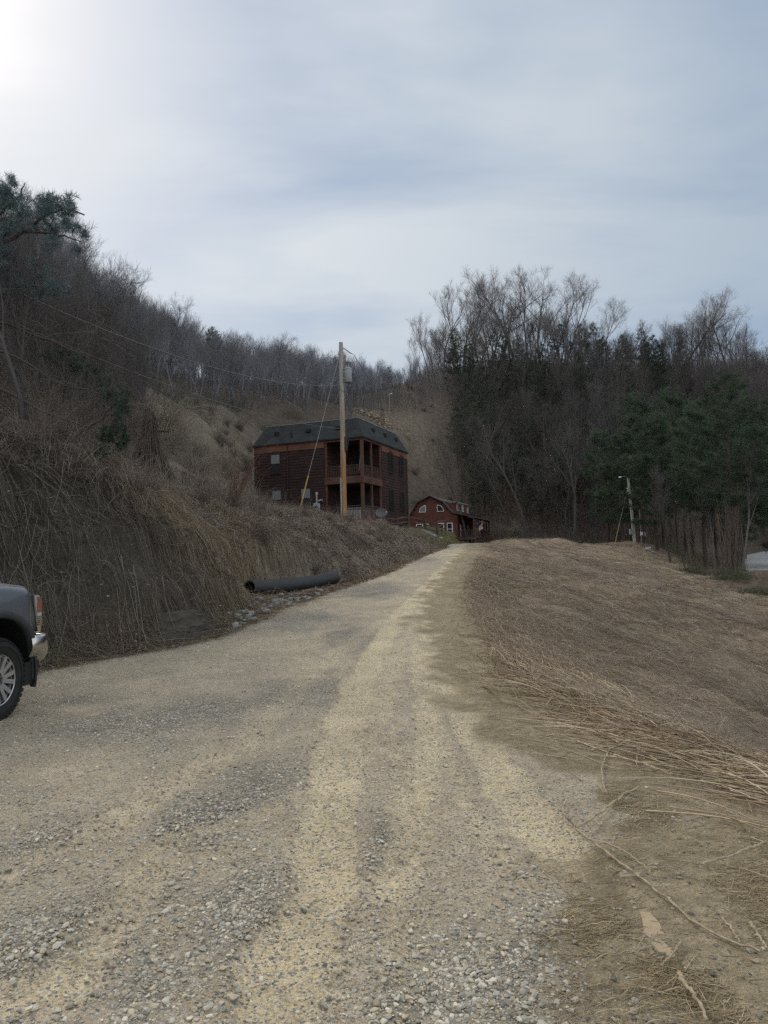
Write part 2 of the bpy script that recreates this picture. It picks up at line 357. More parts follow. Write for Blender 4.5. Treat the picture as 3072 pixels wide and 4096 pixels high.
_m = (gx > 30) & (gx < 130) & (gy > 40) & (gy < 175); _d = np.full(gx.shape, 99.); _z = np.zeros(gx.shape)
_q = np.hypot(gx[_m][:, None]-ASPH[:, 0], gy[_m][:, None]-ASPH[:, 1]); _d[_m] = _q.min(1); _z[_m] = ASPH[_q.argmin(1), 2]
_w = 1-sstep(3.6, 8, _d); H = H*(1-_w)+(_z-.1)*_w
DROP = .07
H = H-DROP*np.where((gy > -35) & (gy < 106), 1-sstep(-.35, .0, rd), 0)      # the track's own sheet lies in this recess
def hz(x, y):
    x = np.asarray(x, float); y = np.asarray(y, float)
    i = np.clip(np.searchsorted(GX, x)-1, 0, len(GX)-2); j = np.clip(np.searchsorted(GY, y)-1, 0, len(GY)-2)
    fx = np.clip((x-GX[i])/(GX[i+1]-GX[i]), 0, 1); fy = np.clip((y-GY[j])/(GY[j+1]-GY[j]), 0, 1)
    return (H[j, i]*(1-fx)+H[j, i+1]*fx)*(1-fy)+(H[j+1, i]*(1-fx)+H[j+1, i+1]*fx)*fy
def gz(x, y): return float(hz(np.array([x]), np.array([y]))[0])
def surf(x, y):             # top surface incl. the track sheet
    w_, d = road_w(x, y)
    return np.maximum(hz(x, y), np.where(d < -.02, road_z(x, y), -99))

BANK_X = lambda y: np.interp(y, [20, 30, 37, 43, 50, 62, 70, 78], [30, 18.2, 20.2, 21.8, 23, 25.6, 28, 20])
# colours of the ground by zone
def ground_col(x, y, z):
    sh = x.shape
    u, v = np.zeros(sh), np.zeros(sh)
    P = np.stack([x, y, z], -1)-np.array([0, 0, CAMH]); dz = np.maximum(P @ fw, .5)
    u = 384+FPX*(P @ CR)/dz; v = 512-FPX*(P @ CU)/dz
    n1 = fbm(x*.35, y*.35, 31); n2 = fbm(x*1.3, y*1.3, 37)
    litter = np.array([.085, .064, .05]); grassd = np.array([.235, .178, .122]); leftc = np.array([.165, .135, .105]); rust = np.array([.23, .17, .105])
    green = np.array([.085, .088, .035]); clay = np.array([.17, .135, .10]); dirt = np.array([.25, .19, .125]); dark = np.array([.05, .042, .034])
    col = np.ones(sh+(3,))*litter
    def put(c, m): nonlocal col; m = m[..., None]; col = col*(1-m)+c*m
    d = np.maximum(xl(y)-x, x-xr(y))
    right = (x > xr(y)-.3) & (y < 75) & (y > -40)
    inb = (1-sstep(-.8, 1.2, x-BANK_X(y)+(n2-.5)*3))*(1-sstep(66, 76, y)); put(grassd, np.where(right, inb, 0))
    put(np.array([.17, .135, .105]), np.where(right & (d > 1.0), sstep(.45, .65, n1)*.7*inb, 0))
    put(dirt, np.where(right, (1-sstep(.3, 1.6, d+n2*.8-.4)), 0))
    left = (x < xl(y)+.3) & (y < 70) & (x > -40)
    put(leftc, np.where(left, 1-sstep(45, 62, y-x*.8-5), 0))
    put(dark, np.where(left & (y < 18), (1-sstep(2.6, 5.0, d))*(1-sstep(15, 18, y))*.92, 0))  # dark rock of the cut face, its shade put into the colour too
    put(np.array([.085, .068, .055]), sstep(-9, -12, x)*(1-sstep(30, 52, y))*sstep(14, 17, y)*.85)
    # rust-coloured grass shelf, pale slope behind the house, clay slope between the hills
    put(rust, np.where(left, np.exp(-(((x+5.0)/1.6)**2+((y-18.5)/2.6)**2))*.95, 0))
    put(np.array([.2, .165, .125]), np.where((x < 0), np.exp(-(((x+13)/6)**2+((y-60)/14)**2))*.9, 0))
    put(clay, np.exp(-(((x-5)/8)**2+((y-132)/17)**2))*(.55+.6*n1))
    put(np.array([.185, .18, .195]), sstep(120, 330, y)*.8)  # distance haze put into the far ground colour
    gmask = np.exp(-(((x-4.0)/3.2)**2+((y-54)/9.)**2))+np.exp(-(((x-8.5)/3)**2+((y-68)/9)**2))
    put(green, np.where(x < xl(y)+.2, np.clip(gmask*1.5, 0, 1)*(.5+.5*n2), 0))
    put(np.array([.10, .11, .05]), np.where((x < xl(y)) & (y > 17), np.exp(-((d-.15)/.3)**2)*sstep(.52, .62, n1)*.5, 0))
    return col
gcol = ground_col(gx, gy, H)
nxg, nyg = len(GX), len(GY)
ii = (np.arange(nyg-1)[:, None]*nxg+np.arange(nxg-1)).ravel()
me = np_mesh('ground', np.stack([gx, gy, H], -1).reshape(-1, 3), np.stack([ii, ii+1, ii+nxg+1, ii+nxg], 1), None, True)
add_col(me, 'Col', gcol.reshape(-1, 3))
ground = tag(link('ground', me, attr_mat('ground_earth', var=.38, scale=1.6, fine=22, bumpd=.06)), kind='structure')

# ------------------------------------------------------------------ the gravel track: its own sheet
def hit(u, v):              # where a line of sight meets the ground (used to survey the wheel tracks)
    d = CR*(u-384)/FPX - CU*(v-512)/FPX + fw
    t = np.geomspace(1.2, 120, 900); p = t[:, None]*d+np.array([0, 0, CAMH])
    k = np.argmax(p[:, 2] < surf(p[:, 0], p[:, 1])); return p[k, 0], p[k, 1]
def survey(pts): return np.array([hit(*p) for p in pts])
def dist_poly(x, y, poly):
    best = np.full(x.shape, 1e9)
    for a, b in zip(poly[:-1], poly[1:]):
        ab = b-a; t = np.clip(((x-a[0])*ab[0]+(y-a[1])*ab[1])/max(ab @ ab, 1e-9), 0, 1)
        best = np.minimum(best, np.hypot(x-a[0]-t*ab[0], y-a[1]-t*ab[1]))
    return best
TR1 = survey([(268, 1020), (300, 940), (324, 880), (334, 800), (342, 720), (372, 655), (405, 610), (432, 585), (450, 566), (468, 550)])
TR2 = survey([(590, 890), (545, 830), (510, 780), (475, 735), (455, 690), (440, 655), (432, 625), (440, 600), (450, 580)])
TR3 = survey([(395, 890), (415, 820), (428, 760), (425, 700), (420, 650)])
TR4 = survey([(0, 1000), (60, 985), (180, 840), (330, 790), (380, 700), (400, 640)])
TR5 = survey([(0, 880), (150, 800), (240, 745), (330, 655), (385, 620)])
def patch(u, v, ru, rv):
    c = np.array(hit(u, v)); e = np.array(hit(u+ru, v)); f = np.array(hit(u, v-rv)); g = np.array(hit(u, v+rv))
    return c[0], c[1], abs(e[0]-c[0]), max(abs(f[1]-c[1]), abs(g[1]-c[1]))*.8
GRAVEL = [patch(*p) for p in [(500, 975, 125, 80), (560, 930, 80, 60), (420, 1000, 90, 60), (150, 985, 75, 55), (60, 930, 90, 60), (250, 905, 60, 60), (30, 850, 60, 40),
                              (215, 815, 60, 50), (260, 790, 60, 40), (180, 715, 120, 26), (80, 700, 70, 14), (300, 690, 60, 22), (390, 845, 30, 50), (290, 620, 70, 14), (370, 590, 40, 10), (425, 560, 22, 6), (350, 640, 40, 14)]]
def road_masks(x, y):
    wob = (fbm(x*1.1, y*1.1, 51)-.5)*.5; n2 = fbm(x*3.1, y*2.3, 53); n3 = fbm(x*.8, y*.5, 57)
    tan = np.zeros(x.shape)
    for tr, wd, k in ((TR1, .135, 1.35), (TR1+np.array([.42, 0]), .04, .5), (TR2, .135, 1.35), (TR2+np.array([-.36, 0]), .04, .5), (TR3, .11, .7), (TR4, .14, .55), (TR5, .16, .45)):
        d = dist_poly(x+wob*.35+(n2-.5)*.16, y, tr); tan = np.maximum(tan, k*(1-sstep(wd*.55, wd*1.45+.008*y, d))*(.5+.85*n2))
    gr = np.zeros(x.shape)
    for cx, cy, sx, sy in GRAVEL: gr = np.maximum(gr, np.exp(-(((x-cx)/sx)**2+((y-cy)/sy)**2)))
    gr = np.clip(gr*.95-.02+(n3-.5)*1.1+(n2-.5)*.7, 0, 1)*(1-.85*np.clip(tan, 0, 1))
    s = xr(y)-x
    soil = (1-sstep(.35, 1.7, s+(n2-.5)*1.3+(wob)*.8))*sstep(1.0, 2.2, y)
    cx = np.exp(-(((x-1.6)/1.0)**2+((y-3.0)/1.3)**2)); soil = np.clip(np.maximum(soil, sstep(.12, .72, cx+(n2-.5)*.6)), 0, 1)
    return np.clip(tan, 0, 1), gr*(1-soil*.9), soil
ry = axis([(-35, 1, 1), (1, 12, .06), (12, 32, .15), (32, 104, .5)]); rs = np.linspace(0, 1, 150)
yy, ss = np.meshgrid(ry, rs, indexing='ij'); xx = xl(yy)-.12+ss*(xr(yy)-xl(yy)+.24)
rel = (fbm(xx*2.2, yy*2.2, 61)-.5)*.05+(fbm(xx*7, yy*7, 63, 3)-.5)*.018
edge_dip = np.where((ss < .008) | (ss > .992), -.16, 0)
tan_, gr_, soil_ = road_masks(xx, yy)
rut = -.022*tan_*np.exp(-(yy/30)**2)
zz_ = road_z(xx, yy)+rel+rut+edge_dip
me = np_mesh('gravel_road', np.stack([xx, yy, zz_], -1).reshape(-1, 3), np.stack([(i := (np.arange(len(ry)-1)[:, None]*150+np.arange(149)).ravel()), i+1, i+151, i+150], 1), None, True)
for k, a in (('tan', tan_), ('gravel', gr_), ('soil', soil_)): add_attr(me, k, a)
m, nt, b, _ = newmat('gravel_and_dirt')
at_ = {k: N_(nt, 'ShaderNodeAttribute', attribute_name=k).outputs['Fac'] for k in ('tan', 'gravel', 'soil')}
v = coords(nt, 'Object'); nA = noise(nt, v, 1.3, 6, .7); nB = noise(nt, v, 9, 5, .75); nC = noise(nt, v, 70, 3, .7)
vo = N_(nt, 'ShaderNodeTexVoronoi', i_Scale=38, i_Randomness=1); L_(nt, v, vo.inputs['Vector'])
vo2 = N_(nt, 'ShaderNodeTexVoronoi', i_Scale=85); L_(nt, v, vo2.inputs['Vector'])
sepc = nt.nodes.new('ShaderNodeSeparateColor'); L_(nt, vo.outputs['Color'], sepc.inputs[0])
sepd = nt.nodes.new('ShaderNodeSeparateColor'); L_(nt, vo2.outputs['Color'], sepd.inputs[0])
basec = ramp(nt, nB, [(.3, (.32, .258, .178)), (.5, (.475, .385, .27)), (.72, (.60, .495, .355))])
stone = ramp(nt, sepc.outputs[0], [(.0, (.22, .195, .155)), (.5, (.41, .36, .285)), (.9, (.55, .49, .39)), (1, (.64, .57, .46))])
stone = mixc(nt, ramp(nt, vo.outputs['Distance'], [(.25, (0,)*3), (.6, (.75,)*3)]), stone, (.10, .085, .07))  # shade in the gaps between stones put into the colour
def gate(mask, nz, k, lo, hi):   # mask sharpened by noise
    a = N_(nt, 'ShaderNodeMath', operation='MULTIPLY_ADD', i_1=k, i_2=-k/2); L_(nt, nz, a.inputs[0])
    s = N_(nt, 'ShaderNodeMath', operation='ADD'); L_(nt, mask, s.inputs[0]); L_(nt, a.outputs[0], s.inputs[1])
    return ramp(nt, s.outputs[0], [(lo, (0,)*3), (hi, (1,)*3)])
c = mixc(nt, gate(at_['tan'], nB, 1.1, .18, .72), basec, ramp(nt, nB, [(.3, (.57, .46, .29)), (.7, (.73, .60, .405))]))
c = mixc(nt, gate(at_['gravel'], nB, 1.3, .12, .95), c, stone)
c = mixc(nt, gate(sepd.outputs[0], nB, .7, .78, .82), c, ramp(nt, sepd.outputs[1], [(0, (.12, .115, .11)), (1, (.42, .39, .35))]))
soilc = ramp(nt, nB, [(.3, (.2, .158, .10)), (.55, (.32, .255, .165)), (.75, (.43, .35, .235))])
c = mixc(nt, gate(at_['soil'], nB, .5, .25, .7), c, soilc)
k1 = ramp(nt, nA, [(.3, (.8,)*3), (.7, (1.18,)*3)]); c = mixc(nt, 1, c, k1, 'MULTIPLY')
k2 = ramp(nt, nC, [(.3, (.72,)*3), (.7, (1.25,)*3)]); c = mixc(nt, 1, c, k2, 'MULTIPLY')
L_(nt, c, b.inputs['Base Color']); b.inputs['Roughness'].default_value = .95; b.inputs['Specular IOR Level'].default_value = .15
wv = N_(nt, 'ShaderNodeTexWave', wave_type='BANDS', bands_direction='Y', i_Scale=3.4, i_Distortion=3.0, i_Detail=3); wv.inputs['Detail Scale'].default_value = 2.5; L_(nt, v, wv.inputs['Vector'])
tread = N_(nt, 'ShaderNodeMath', operation='MULTIPLY'); L_(nt, wv.outputs['Fac'], tread.inputs[0]); L_(nt, gate(at_['tan'], nA, 1.2, .35, .8), tread.inputs[1])       # faint tyre-tread prints pressed into the fines
c = mixc(nt, tread.outputs[0], c, mixc(nt, 1, c, (.92, .915, .905), 'MULTIPLY')); L_(nt, c, b.inputs['Base Color'])
hb_ = N_(nt, 'ShaderNodeMath', operation='MULTIPLY_ADD', i_1=-.6); L_(nt, vo.outputs['Distance'], hb_.inputs[0]); L_(nt, nC, hb_.inputs[2])
hb2 = N_(nt, 'ShaderNodeMath', operation='ADD'); L_(nt, hb_.outputs[0], hb2.inputs[0]); L_(nt, nB, hb2.inputs[1])
bump(nt, b, hb2.outputs[0], .9, .03)
road = tag(link('gravel_road', me, m), kind='structure')

# ------------------------------------------------------------------ loose stones
def ico():
    t = (1+5**.5)/2
    V = np.array([(-1, t, 0), (1, t, 0), (-1, -t, 0), (1, -t, 0), (0, -1, t), (0, 1, t), (0, -1, -t), (0, 1, -t), (t, 0, -1), (t, 0, 1), (-t, 0, -1), (-t, 0, 1)], float)/math.hypot(1, t)
    F = [(0, 11, 5), (0, 5, 1), (0, 1, 7), (0, 7, 10), (0, 10, 11), (1, 5, 9), (5, 11, 4), (11, 10, 2), (10, 7, 6), (7, 1, 8), (3, 9, 4), (3, 4, 2), (3, 2, 6), (3, 6, 8), (3, 8, 9), (4, 9, 5), (2, 4, 11), (6, 2, 10), (8, 6, 7), (9, 8, 1)]
    return V, np.array(F)
OCT = (np.array([(1, 0, 0), (-1, 0, 0), (0, 1, 0), (0, -1, 0), (0, 0, 1), (0, 0, -1)], float), np.array([(0, 2, 4), (2, 1, 4), (1, 3, 4), (3, 0, 4), (2, 0, 5), (1, 2, 5), (3, 1, 5), (0, 3, 5)]))
def rotmats(n):
    q = nrm(rng.normal(size=(n, 4))); a, b, c, d = q.T
    return np.stack([np.stack([1-2*(c*c+d*d), 2*(b*c-a*d), 2*(b*d+a*c)], -1), np.stack([2*(b*c+a*d), 1-2*(b*b+d*d), 2*(c*d-a*b)], -1), np.stack([2*(b*d-a*c), 2*(c*d+a*b), 1-2*(b*b+c*c)], -1)], 1)
def stones(shape, pos, size, flat=.6, jit=.28):
    V0, F0 = shape; n = len(pos)
    V = V0[None]*(1+rng.uniform(-jit, jit, (n, len(V0), 1)))*rng.uniform(.65, 1.2, (n, 1, 3))
    V = np.einsum('nij,nvj->nvi', rotmats(n), V)
    V[..., 2] *= flat
    V = V*size[:, None, None]+pos[:, None, :]
    F = F0[None]+np.arange(n)[:, None, None]*len(V0)
    return V.reshape(-1, 3), F.reshape(-1, 3)
def polar(n, y0, y1, a0, a1, p=0.):     # denser close by: y log-spread, x/y even
    y = y0*(y1/y0)**rng.random(n); return rng.uniform(a0, a1, n)*y, y
GRAVC = np.array([(.34, .32, .28), (.28, .265, .235), (.39, .365, .32), (.19, .18, .16), (.43, .40, .35), (.36, .31, .24), (.25, .24, .215), (.32, .265, .195), (.3, .28, .25)])
def gravel(name, n, y0, y1, smin, smax, shape, mult, base):
    x, y = polar(n, y0, y1, -.64, .62)
    ok = (x > xl(y)+.05) & (x < xr(y)-.05); x, y = x[ok], y[ok]
    t_, g_, s_ = road_masks(x, y)
    clus = fbm(x*2.5, y*2.5, 71)
    p = (base+mult*sstep(.12, .85, g_)*(.25+.9*sstep(.3, .65, clus)))*(1-.72*s_)*(1-.6*t_)*(.45+.9*fbm(x*1.1, y*1.1, 73))
    ok = rng.random(len(x)) < p; x, y = x[ok], y[ok]
    size = smin*(smax/smin)**(rng.random(len(x))**2.0)
    z = road_z(x, y)+(fbm(x*2.2, y*2.2, 61)-.5)*.05+(fbm(x*7, y*7, 63, 3)-.5)*.018+size*rng.uniform(-.1, .35, len(x))
    V, F = stones(shape, np.stack([x, y, z], -1), size, .62, .4)
    me = np_mesh(name, V, None, F); c = GRAVC[rng.integers(0, len(GRAVC), len(x))]*rng.uniform(.85, 1.45, (len(x), 1))*np.array([1.04, 1, .92])*(1-.35*road_masks(x, y)[2][:, None])
    add_col(me, 'Col', np.repeat(c, len(shape[0]), 0)); return me
stone_mat = attr_mat('grey_limestone', var=.15, scale=30, fine=160)
tag(link('gravel', gravel('gravel', 120000, 2.0, 13, .0045, .0165, ico(), .8, .14), stone_mat), kind='stuff')
tag(link('gravel_chips', gravel('gravel_chips', 170000, 2.0, 26, .0035, .010, OCT, .55, .38), stone_mat), kind='stuff')
# ------------------------------------------------------------------ ground cover nobody could count
def lay(x, y, ang, L, K=5, h0=.01, arch=.04, wob=.25, lift=None):
    """strands that follow the ground from (x, y) in direction ang"""
    n = len(x); s = np.linspace(0, 1, K)[None]
    bend = rng.normal(0, wob, (n, 1)); a = ang[:, None]+bend*(s*2)+rng.normal(0, wob*.5, (n, K)).cumsum(1)*.5
    st = L[:, None]/(K-1)
    px = x[:, None]+np.concatenate([np.zeros((n, 1)), (np.cos(a[:, :-1])*st).cumsum(1)], 1)
    py = y[:, None]+np.concatenate([np.zeros((n, 1)), (np.sin(a[:, :-1])*st).cumsum(1)], 1)
    h = h0+np.abs(rng.normal(0, 1, (n, 1)))*arch*np.sin(s*PI*rng.uniform(.6, 1.1, (n, 1)))
    if lift is not None: h = h+lift[:, None]*s**1.4
    return np.stack([px, py, surf(px, py)+h], -1)
def clear(P):              # strands that would cross the culvert pipe or its mouth
    d = PIPE_B-PIPE_A; t = np.clip(((P[..., 0]-PIPE_A[0])*d[0]+(P[..., 1]-PIPE_A[1])*d[1])/(d[:2] @ d[:2]), -.14, 1.05)
    return (np.hypot(P[..., 0]-PIPE_A[0]-t*d[0], P[..., 1]-PIPE_A[1]-t*d[1]) > .36).all(1)
def strands(name, P, r, cols, mat, S=3, kind='stuff', taper=.5, colvar=.3, cm=None):
    m_ = clear(P); P, r = P[m_], r[m_]; cm = None if cm is None else cm[m_]
    n, K, _ = P.shape
    R = r[:, None]*np.linspace(1, taper, K)[None]
    V, Q = tubes(P, R, S); me = np_mesh(name, V, Q, None, S > 2)
    c = np.array(cols)[rng.integers(0, len(cols), n)]*rng.uniform(1-colvar, 1+colvar, (n, 1))
    if cm is not None: c = c*cm[:, None]
    add_col(me, 'Col', np.repeat(c, K*S, 0))
    o = link(name, me, mat); tag(o, kind=kind); return o
fibre = attr_mat('dry_fibre', var=.18, scale=8, fine=60)
def steep(x, y, e=.15): return np.hypot(hz(x+e, y)-hz(x-e, y), hz(x, y+e)-hz(x, y-e))/(2*e)
def slope_dir(x, y, e=.3): return np.arctan2(-(hz(x, y+e)-hz(x, y-e)), -(hz(x+e, y)-hz(x-e, y)))
edge_dir = lambda y: np.arctan2(1., (xr(y+.4)-xr(y-.4))/.8)
TAN = [(.46, .37, .25), (.40, .31, .20), (.34, .25, .155), (.52, .43, .31), (.25, .17, .105), (.36, .27, .2)]
GREY = [(.27, .21, .15), (.21, .16, .115), (.32, .255, .185), (.155, .115, .085), (.36, .295, .225), (.24, .18, .13)]
# thick flattened vine stems combed along the lip of the bank
n = 30000; y = 2.6*(34/2.6)**rng.random(n); d = rng.normal(.72, .5, n)+.12*rng.exponential(1, n); x = xr(y)+d
ok = (rng.random(n) < np.interp(y, [8, 14], [1, .6])) & (d > -1.1) & (d < 2.6) & (x < .75*y+2) & (rng.random(n) < np.where(d < .05, .3, 1)*np.where((y > 4.3), 1, .25)); x, y = x[ok], y[ok]
ang = edge_dir(y)+rng.normal(.06, .28, len(x))+PI*(rng.random(len(x)) < .5)+np.where(y < 9, .28, 0)
strands('dead_vine_stems', lay(x, y, ang, rng.uniform(.25, 1.25, len(x))*np.interp(y, [8, 14], [1, .55]), 7, .012, .05, .13), rng.uniform(.0022, .0062, len(x))*np.interp(y, [3, 8, 12, 34], [1.1, 1.25, .9, 1.3]), TAN, fibre, 4, cm=(.5+.65*fbm(x*2.2, y*2.2, 83))*np.interp(y, [5, 10, 20], [1.25, 1.0, .8]))
# finer straw and broken stem bits on the bare soil
n = 150000; x, y = polar(n, 2.1, 13, .1, .66); so_ = road_masks(x, y)[2]; ok = ((so_ > .35) | (x > xr(y)-.2)) & (x-xr(y) < .8); x, y, so_ = x[ok], y[ok], so_[ok]
p = .04+.36*sstep(.42, .66, fbm(x*1.5, y*1.5, 81))*np.where(y < 5.2, 1, np.where(x-xr(y) > -.35, 1, .35)); ok = rng.random(len(x)) < p; x, y = x[ok], y[ok]
strands('straw_litter', lay(x, y, np.where(rng.random(len(x)) < .6, rng.normal(.25, .5, len(x)), rng.uniform(0, 2*PI, len(x))), rng.uniform(.03, .17, len(x)), 4, .003, .006, .25), rng.uniform(.0008, .0021, len(x)), [(.36, .28, .175), (.30, .225, .14), (.44, .35, .225), (.22, .165, .10)], fibre, 3)
# the grey mat of dead vines over the right bank
def bank_mat(n, y0, y1, Ls, rs, arch):
    y = y0*(y1/y0)**rng.random(n); d = rng.uniform(.5, 30, n)**1.0*np.clip(y/30, .28, 1); x = xr(y)+d
    ok = (x < .62*y+1.5) & (x < BANK_X(y)+rng.normal(0, .5, len(x))); x, y = x[ok], y[ok]
    cl = fbm(x*.9, y*.9, 91)
    ok = rng.random(len(x)) < .25+.9*sstep(.3, .6, cl); x, y = x[ok], y[ok]
    ang = -.55+rng.normal(0, .55, len(x))+PI*(rng.random(len(x)) < .3)
    sc_ = np.clip(y/12, .8, 2.4)
    return lay(x, y, ang, rng.uniform(*Ls, len(x))*sc_**.5, 5, .015, arch, .38), rng.uniform(*rs, len(x))*sc_, y
P, r, yv = bank_mat(150000, 5, 72, (.18, .75), (.0016, .0032), .07)
strands('dead_vine_mat', P, r, GREY, fibre, 3, colvar=.4, cm=.45+1.15*fbm(P[:, 0, 0]*.35, P[:, 0, 1]*.35, 85))
P, r, yv = bank_mat(9000, 5.5, 60, (.25, .7), (.0016, .003), .05); P[..., 2] += np.abs(rng.normal(0, .10, (len(P), 1)))*np.linspace(0, 1, 5)[None]*1.6
strands('upright_dead_stalks', P, r, [(.36, .31, .26), (.42, .37, .31), (.25, .2, .16)], fibre, 3)
# left cut bank: hanging vine stems, brambles and caught leaves
def left_pts(n, y0, y1, d0, d1):
    y = y0*(y1/y0)**rng.random(n); x = xl(y)-rng.uniform(d0, d1, n); ok = (x > -.66*y-1.5) & (dist_poly(x, y, np.array([PIPE_A[:2], PIPE_B[:2]])) > .42); return x[ok], y[ok]
LEFTC = [(.125, .10, .08), (.085, .066, .053), (.175, .142, .115), (.06, .046, .038), (.22, .182, .15), (.13, .085, .064)]
x, y = left_pts(120000, 7, 48, .25, 9.5)
dd = xl(y)-x; rockm = np.exp(-(((x+4.7)/1.3)**2+((y-11.6)/2.2)**2)); cl = fbm(x*.8, y*.8, 95)
ok = rng.random(len(x)) < (.25+.85*sstep(.35, .6, cl))*(1-.9*np.clip(rockm*1.6*(dd < 1.2), 0, 1))*(1-.8*sstep(.9, 1.8, steep(x, y))*(y < 17)); x, y, dd = x[ok], y[ok], dd[ok]
ang = slope_dir(x, y, .4)+rng.normal(0, .85, len(x))
strands('bank_brambles', lay(x, y, ang, rng.uniform(.12, .6, len(x)), 5, .01, .10, .5), rng.uniform(.0018, .0036, len(x))*np.clip(y/12, .9, 2.6), LEFTC, fibre, 3, colvar=.45, cm=(.36+1.15*sstep(14.5, 20, y))*(.45+1.1*fbm(x*.7, y*.7, 87)))  # stems on the near cut face darkened, its shade put into their colour
x, y = left_pts(3600, 7, 22, .3, 6.5); n = len(x); ang = slope_dir(x, y, .4)+rng.normal(0, .75, n)
P = lay(x, y, ang, rng.uniform(.4, 1.7, n), 9, .03, .2, .5)
strands('hanging_vine_stems', P, rng.uniform(.002, .0048, n), [(.27, .235, .195), (.34, .30, .25), (.2, .165, .135), (.15, .11, .09)], fibre, 4, cm=.6+.4*sstep(14, 18, y))  # near hanging stems carry the same shade in their colour
# arching canes
def canes(name, n, fx, cols, Lr, rr, curl=1.2):
    x, y = fx(n); n = len(x); K = 8; s = np.linspace(0, 1, K)[None]; a = rng.uniform(0, 2*PI, (n, 1)); L = rng.uniform(*Lr, (n, 1)); lean = rng.uniform(.15, .7, (n, 1))
    hx = x[:, None]+np.cos(a)*L*lean*s**1.3+rng.normal(0, .02, (n, K)).cumsum(1)*L; hy = y[:, None]+np.sin(a)*L*lean*s**1.3+rng.normal(0, .02, (n, K)).cumsum(1)*L
    zc = hz(x, y)[:, None]+L*(s-.5*curl*lean*s**2.4)
    return strands(name, np.stack([hx, hy, zc], -1), rng.uniform(*rr, n), cols, fibre, 3, taper=.3)
def f1(n):
    x, y = left_pts(n, 12, 60, 1.5, 18); cl = fbm(x*.35, y*.35, 97); ok = (rng.random(len(x)) < sstep(.42, .68, cl)) & (y+x*.6 > 9); return x[ok], y[ok]
canes('bramble_canes', 14000, f1, [(.15, .11, .09), (.2, .165, .14), (.12, .075, .06), (.24, .2, .17)], (.35, 1.3), (.003, .006))
# fallen leaves
def leaves(name, x, y, size, cols, hgt=.03):
    n = len(x); Rm = rotmats(n); b = np.array([(-.5, 0, 0), (0, -.32, .06), (.5, 0, 0), (0, .32, .06)])
    up = rng.random(n) < .8
    V = np.einsum('nij,vj->nvi', Rm, b); V[up, :, 2] *= .45
    V = V*size[:, None, None]+np.stack([x, y, surf(x, y)+rng.uniform(.003, hgt, n)], -1)[:, None]
    me = np_mesh(name, V.reshape(-1, 3), np.arange(4*n).reshape(-1, 4)); c = np.array(cols)[rng.integers(0, len(cols), n)]*rng.uniform(.7, 1.3, (n, 1)); add_col(me, 'Col', np.repeat(c, 4, 0))
    return tag(link(name, me, fibre), kind='stuff')
x, y = left_pts(30000, 7, 40, .0, 8)
leaves('fallen_leaves', x, y, rng.uniform(.03, .075, len(x))*np.clip(y/14, .9, 2), [(.15, .1, .065), (.2, .135, .085), (.1, .068, .05), (.25, .19, .13), (.12, .09, .075)], .06)
n = 16000; y = 6.5*(46/6.5)**rng.random(n); x = xl(y)+rng.normal(-.18, .26, n); m_ = (x > -.66*y-1) & (x < xl(y)+.6*fbm(x*1.3, y*1.3, 98)); x, y = x[m_], y[m_]
leaves('drifted_leaves', x[:7000], y[:7000], rng.uniform(.025, .07, len(x[:7000]))*np.clip(y[:7000]/14, .9, 2), [(.16, .11, .07), (.22, .15, .095), (.12, .085, .06), (.28, .21, .14)], .04)
strands('verge_debris', lay(x, y, rng.uniform(0, 2*PI, len(x)), rng.uniform(.06, .4, len(x)), 4, .008, .02, .3), rng.uniform(.0012, .003, len(x))*np.clip(y/12, .9, 2), [(.2, .155, .11), (.14, .105, .075), (.28, .22, .16), (.1, .075, .055)], fibre, 3)
# rusty grass on the sunlit shelf, short green turf by the fence
n = 14000; x = rng.normal(-5.2, 1.1, n); y = rng.normal(18.8, 1.9, n); ang = slope_dir(x, y, .4)+rng.normal(0, .5, n)
strands('rusty_grass', lay(x, y, ang, rng.uniform(.2, .55, n), 4, .02, .08, .3), rng.uniform(.002, .004, n), [(.30, .22, .13), (.23, .165, .10), (.37, .285, .18), (.18, .13, .09)], fibre, 3)
def turf(n):
    x = rng.uniform(1, 12, n); y = rng.uniform(38, 84, n); g = np.exp(-(((x-4.0)/2.6)**2+((y-54)/8.)**2))+np.exp(-(((x-8.2)/2.6)**2+((y-67)/8)**2))
    ok = (x < xl(y)-.1) & (rng.random(n) < g*1.5); return x[ok], y[ok]
x, y = turf(60000); n = len(x); P = lay(x, y, rng.uniform(0, 2*PI, n), rng.uniform(.08, .25, n), 3, .01, .02, .2, rng.uniform(.03, .16, n))
strands('short_turf', P, rng.uniform(.006, .011, n), [(.10, .105, .04), (.13, .125, .05), (.17, .145, .07), (.2, .16, .09)], fibre, 2)
x, y = left_pts(9000, 10, 44, -.05, .45); n = len(x); m_ = fbm(x*.6, y*.6, 99) > .5; x, y = x[m_], y[m_]; n = len(x)
strands('verge_grass', lay(x, y, rng.uniform(0, 2*PI, n), rng.uniform(.05, .16, n), 3, .005, .01, .3, rng.uniform(.02, .09, n)), rng.uniform(.002, .004, n), [(.11, .12, .045), (.16, .14, .07), (.24, .19, .11)], fibre, 2)
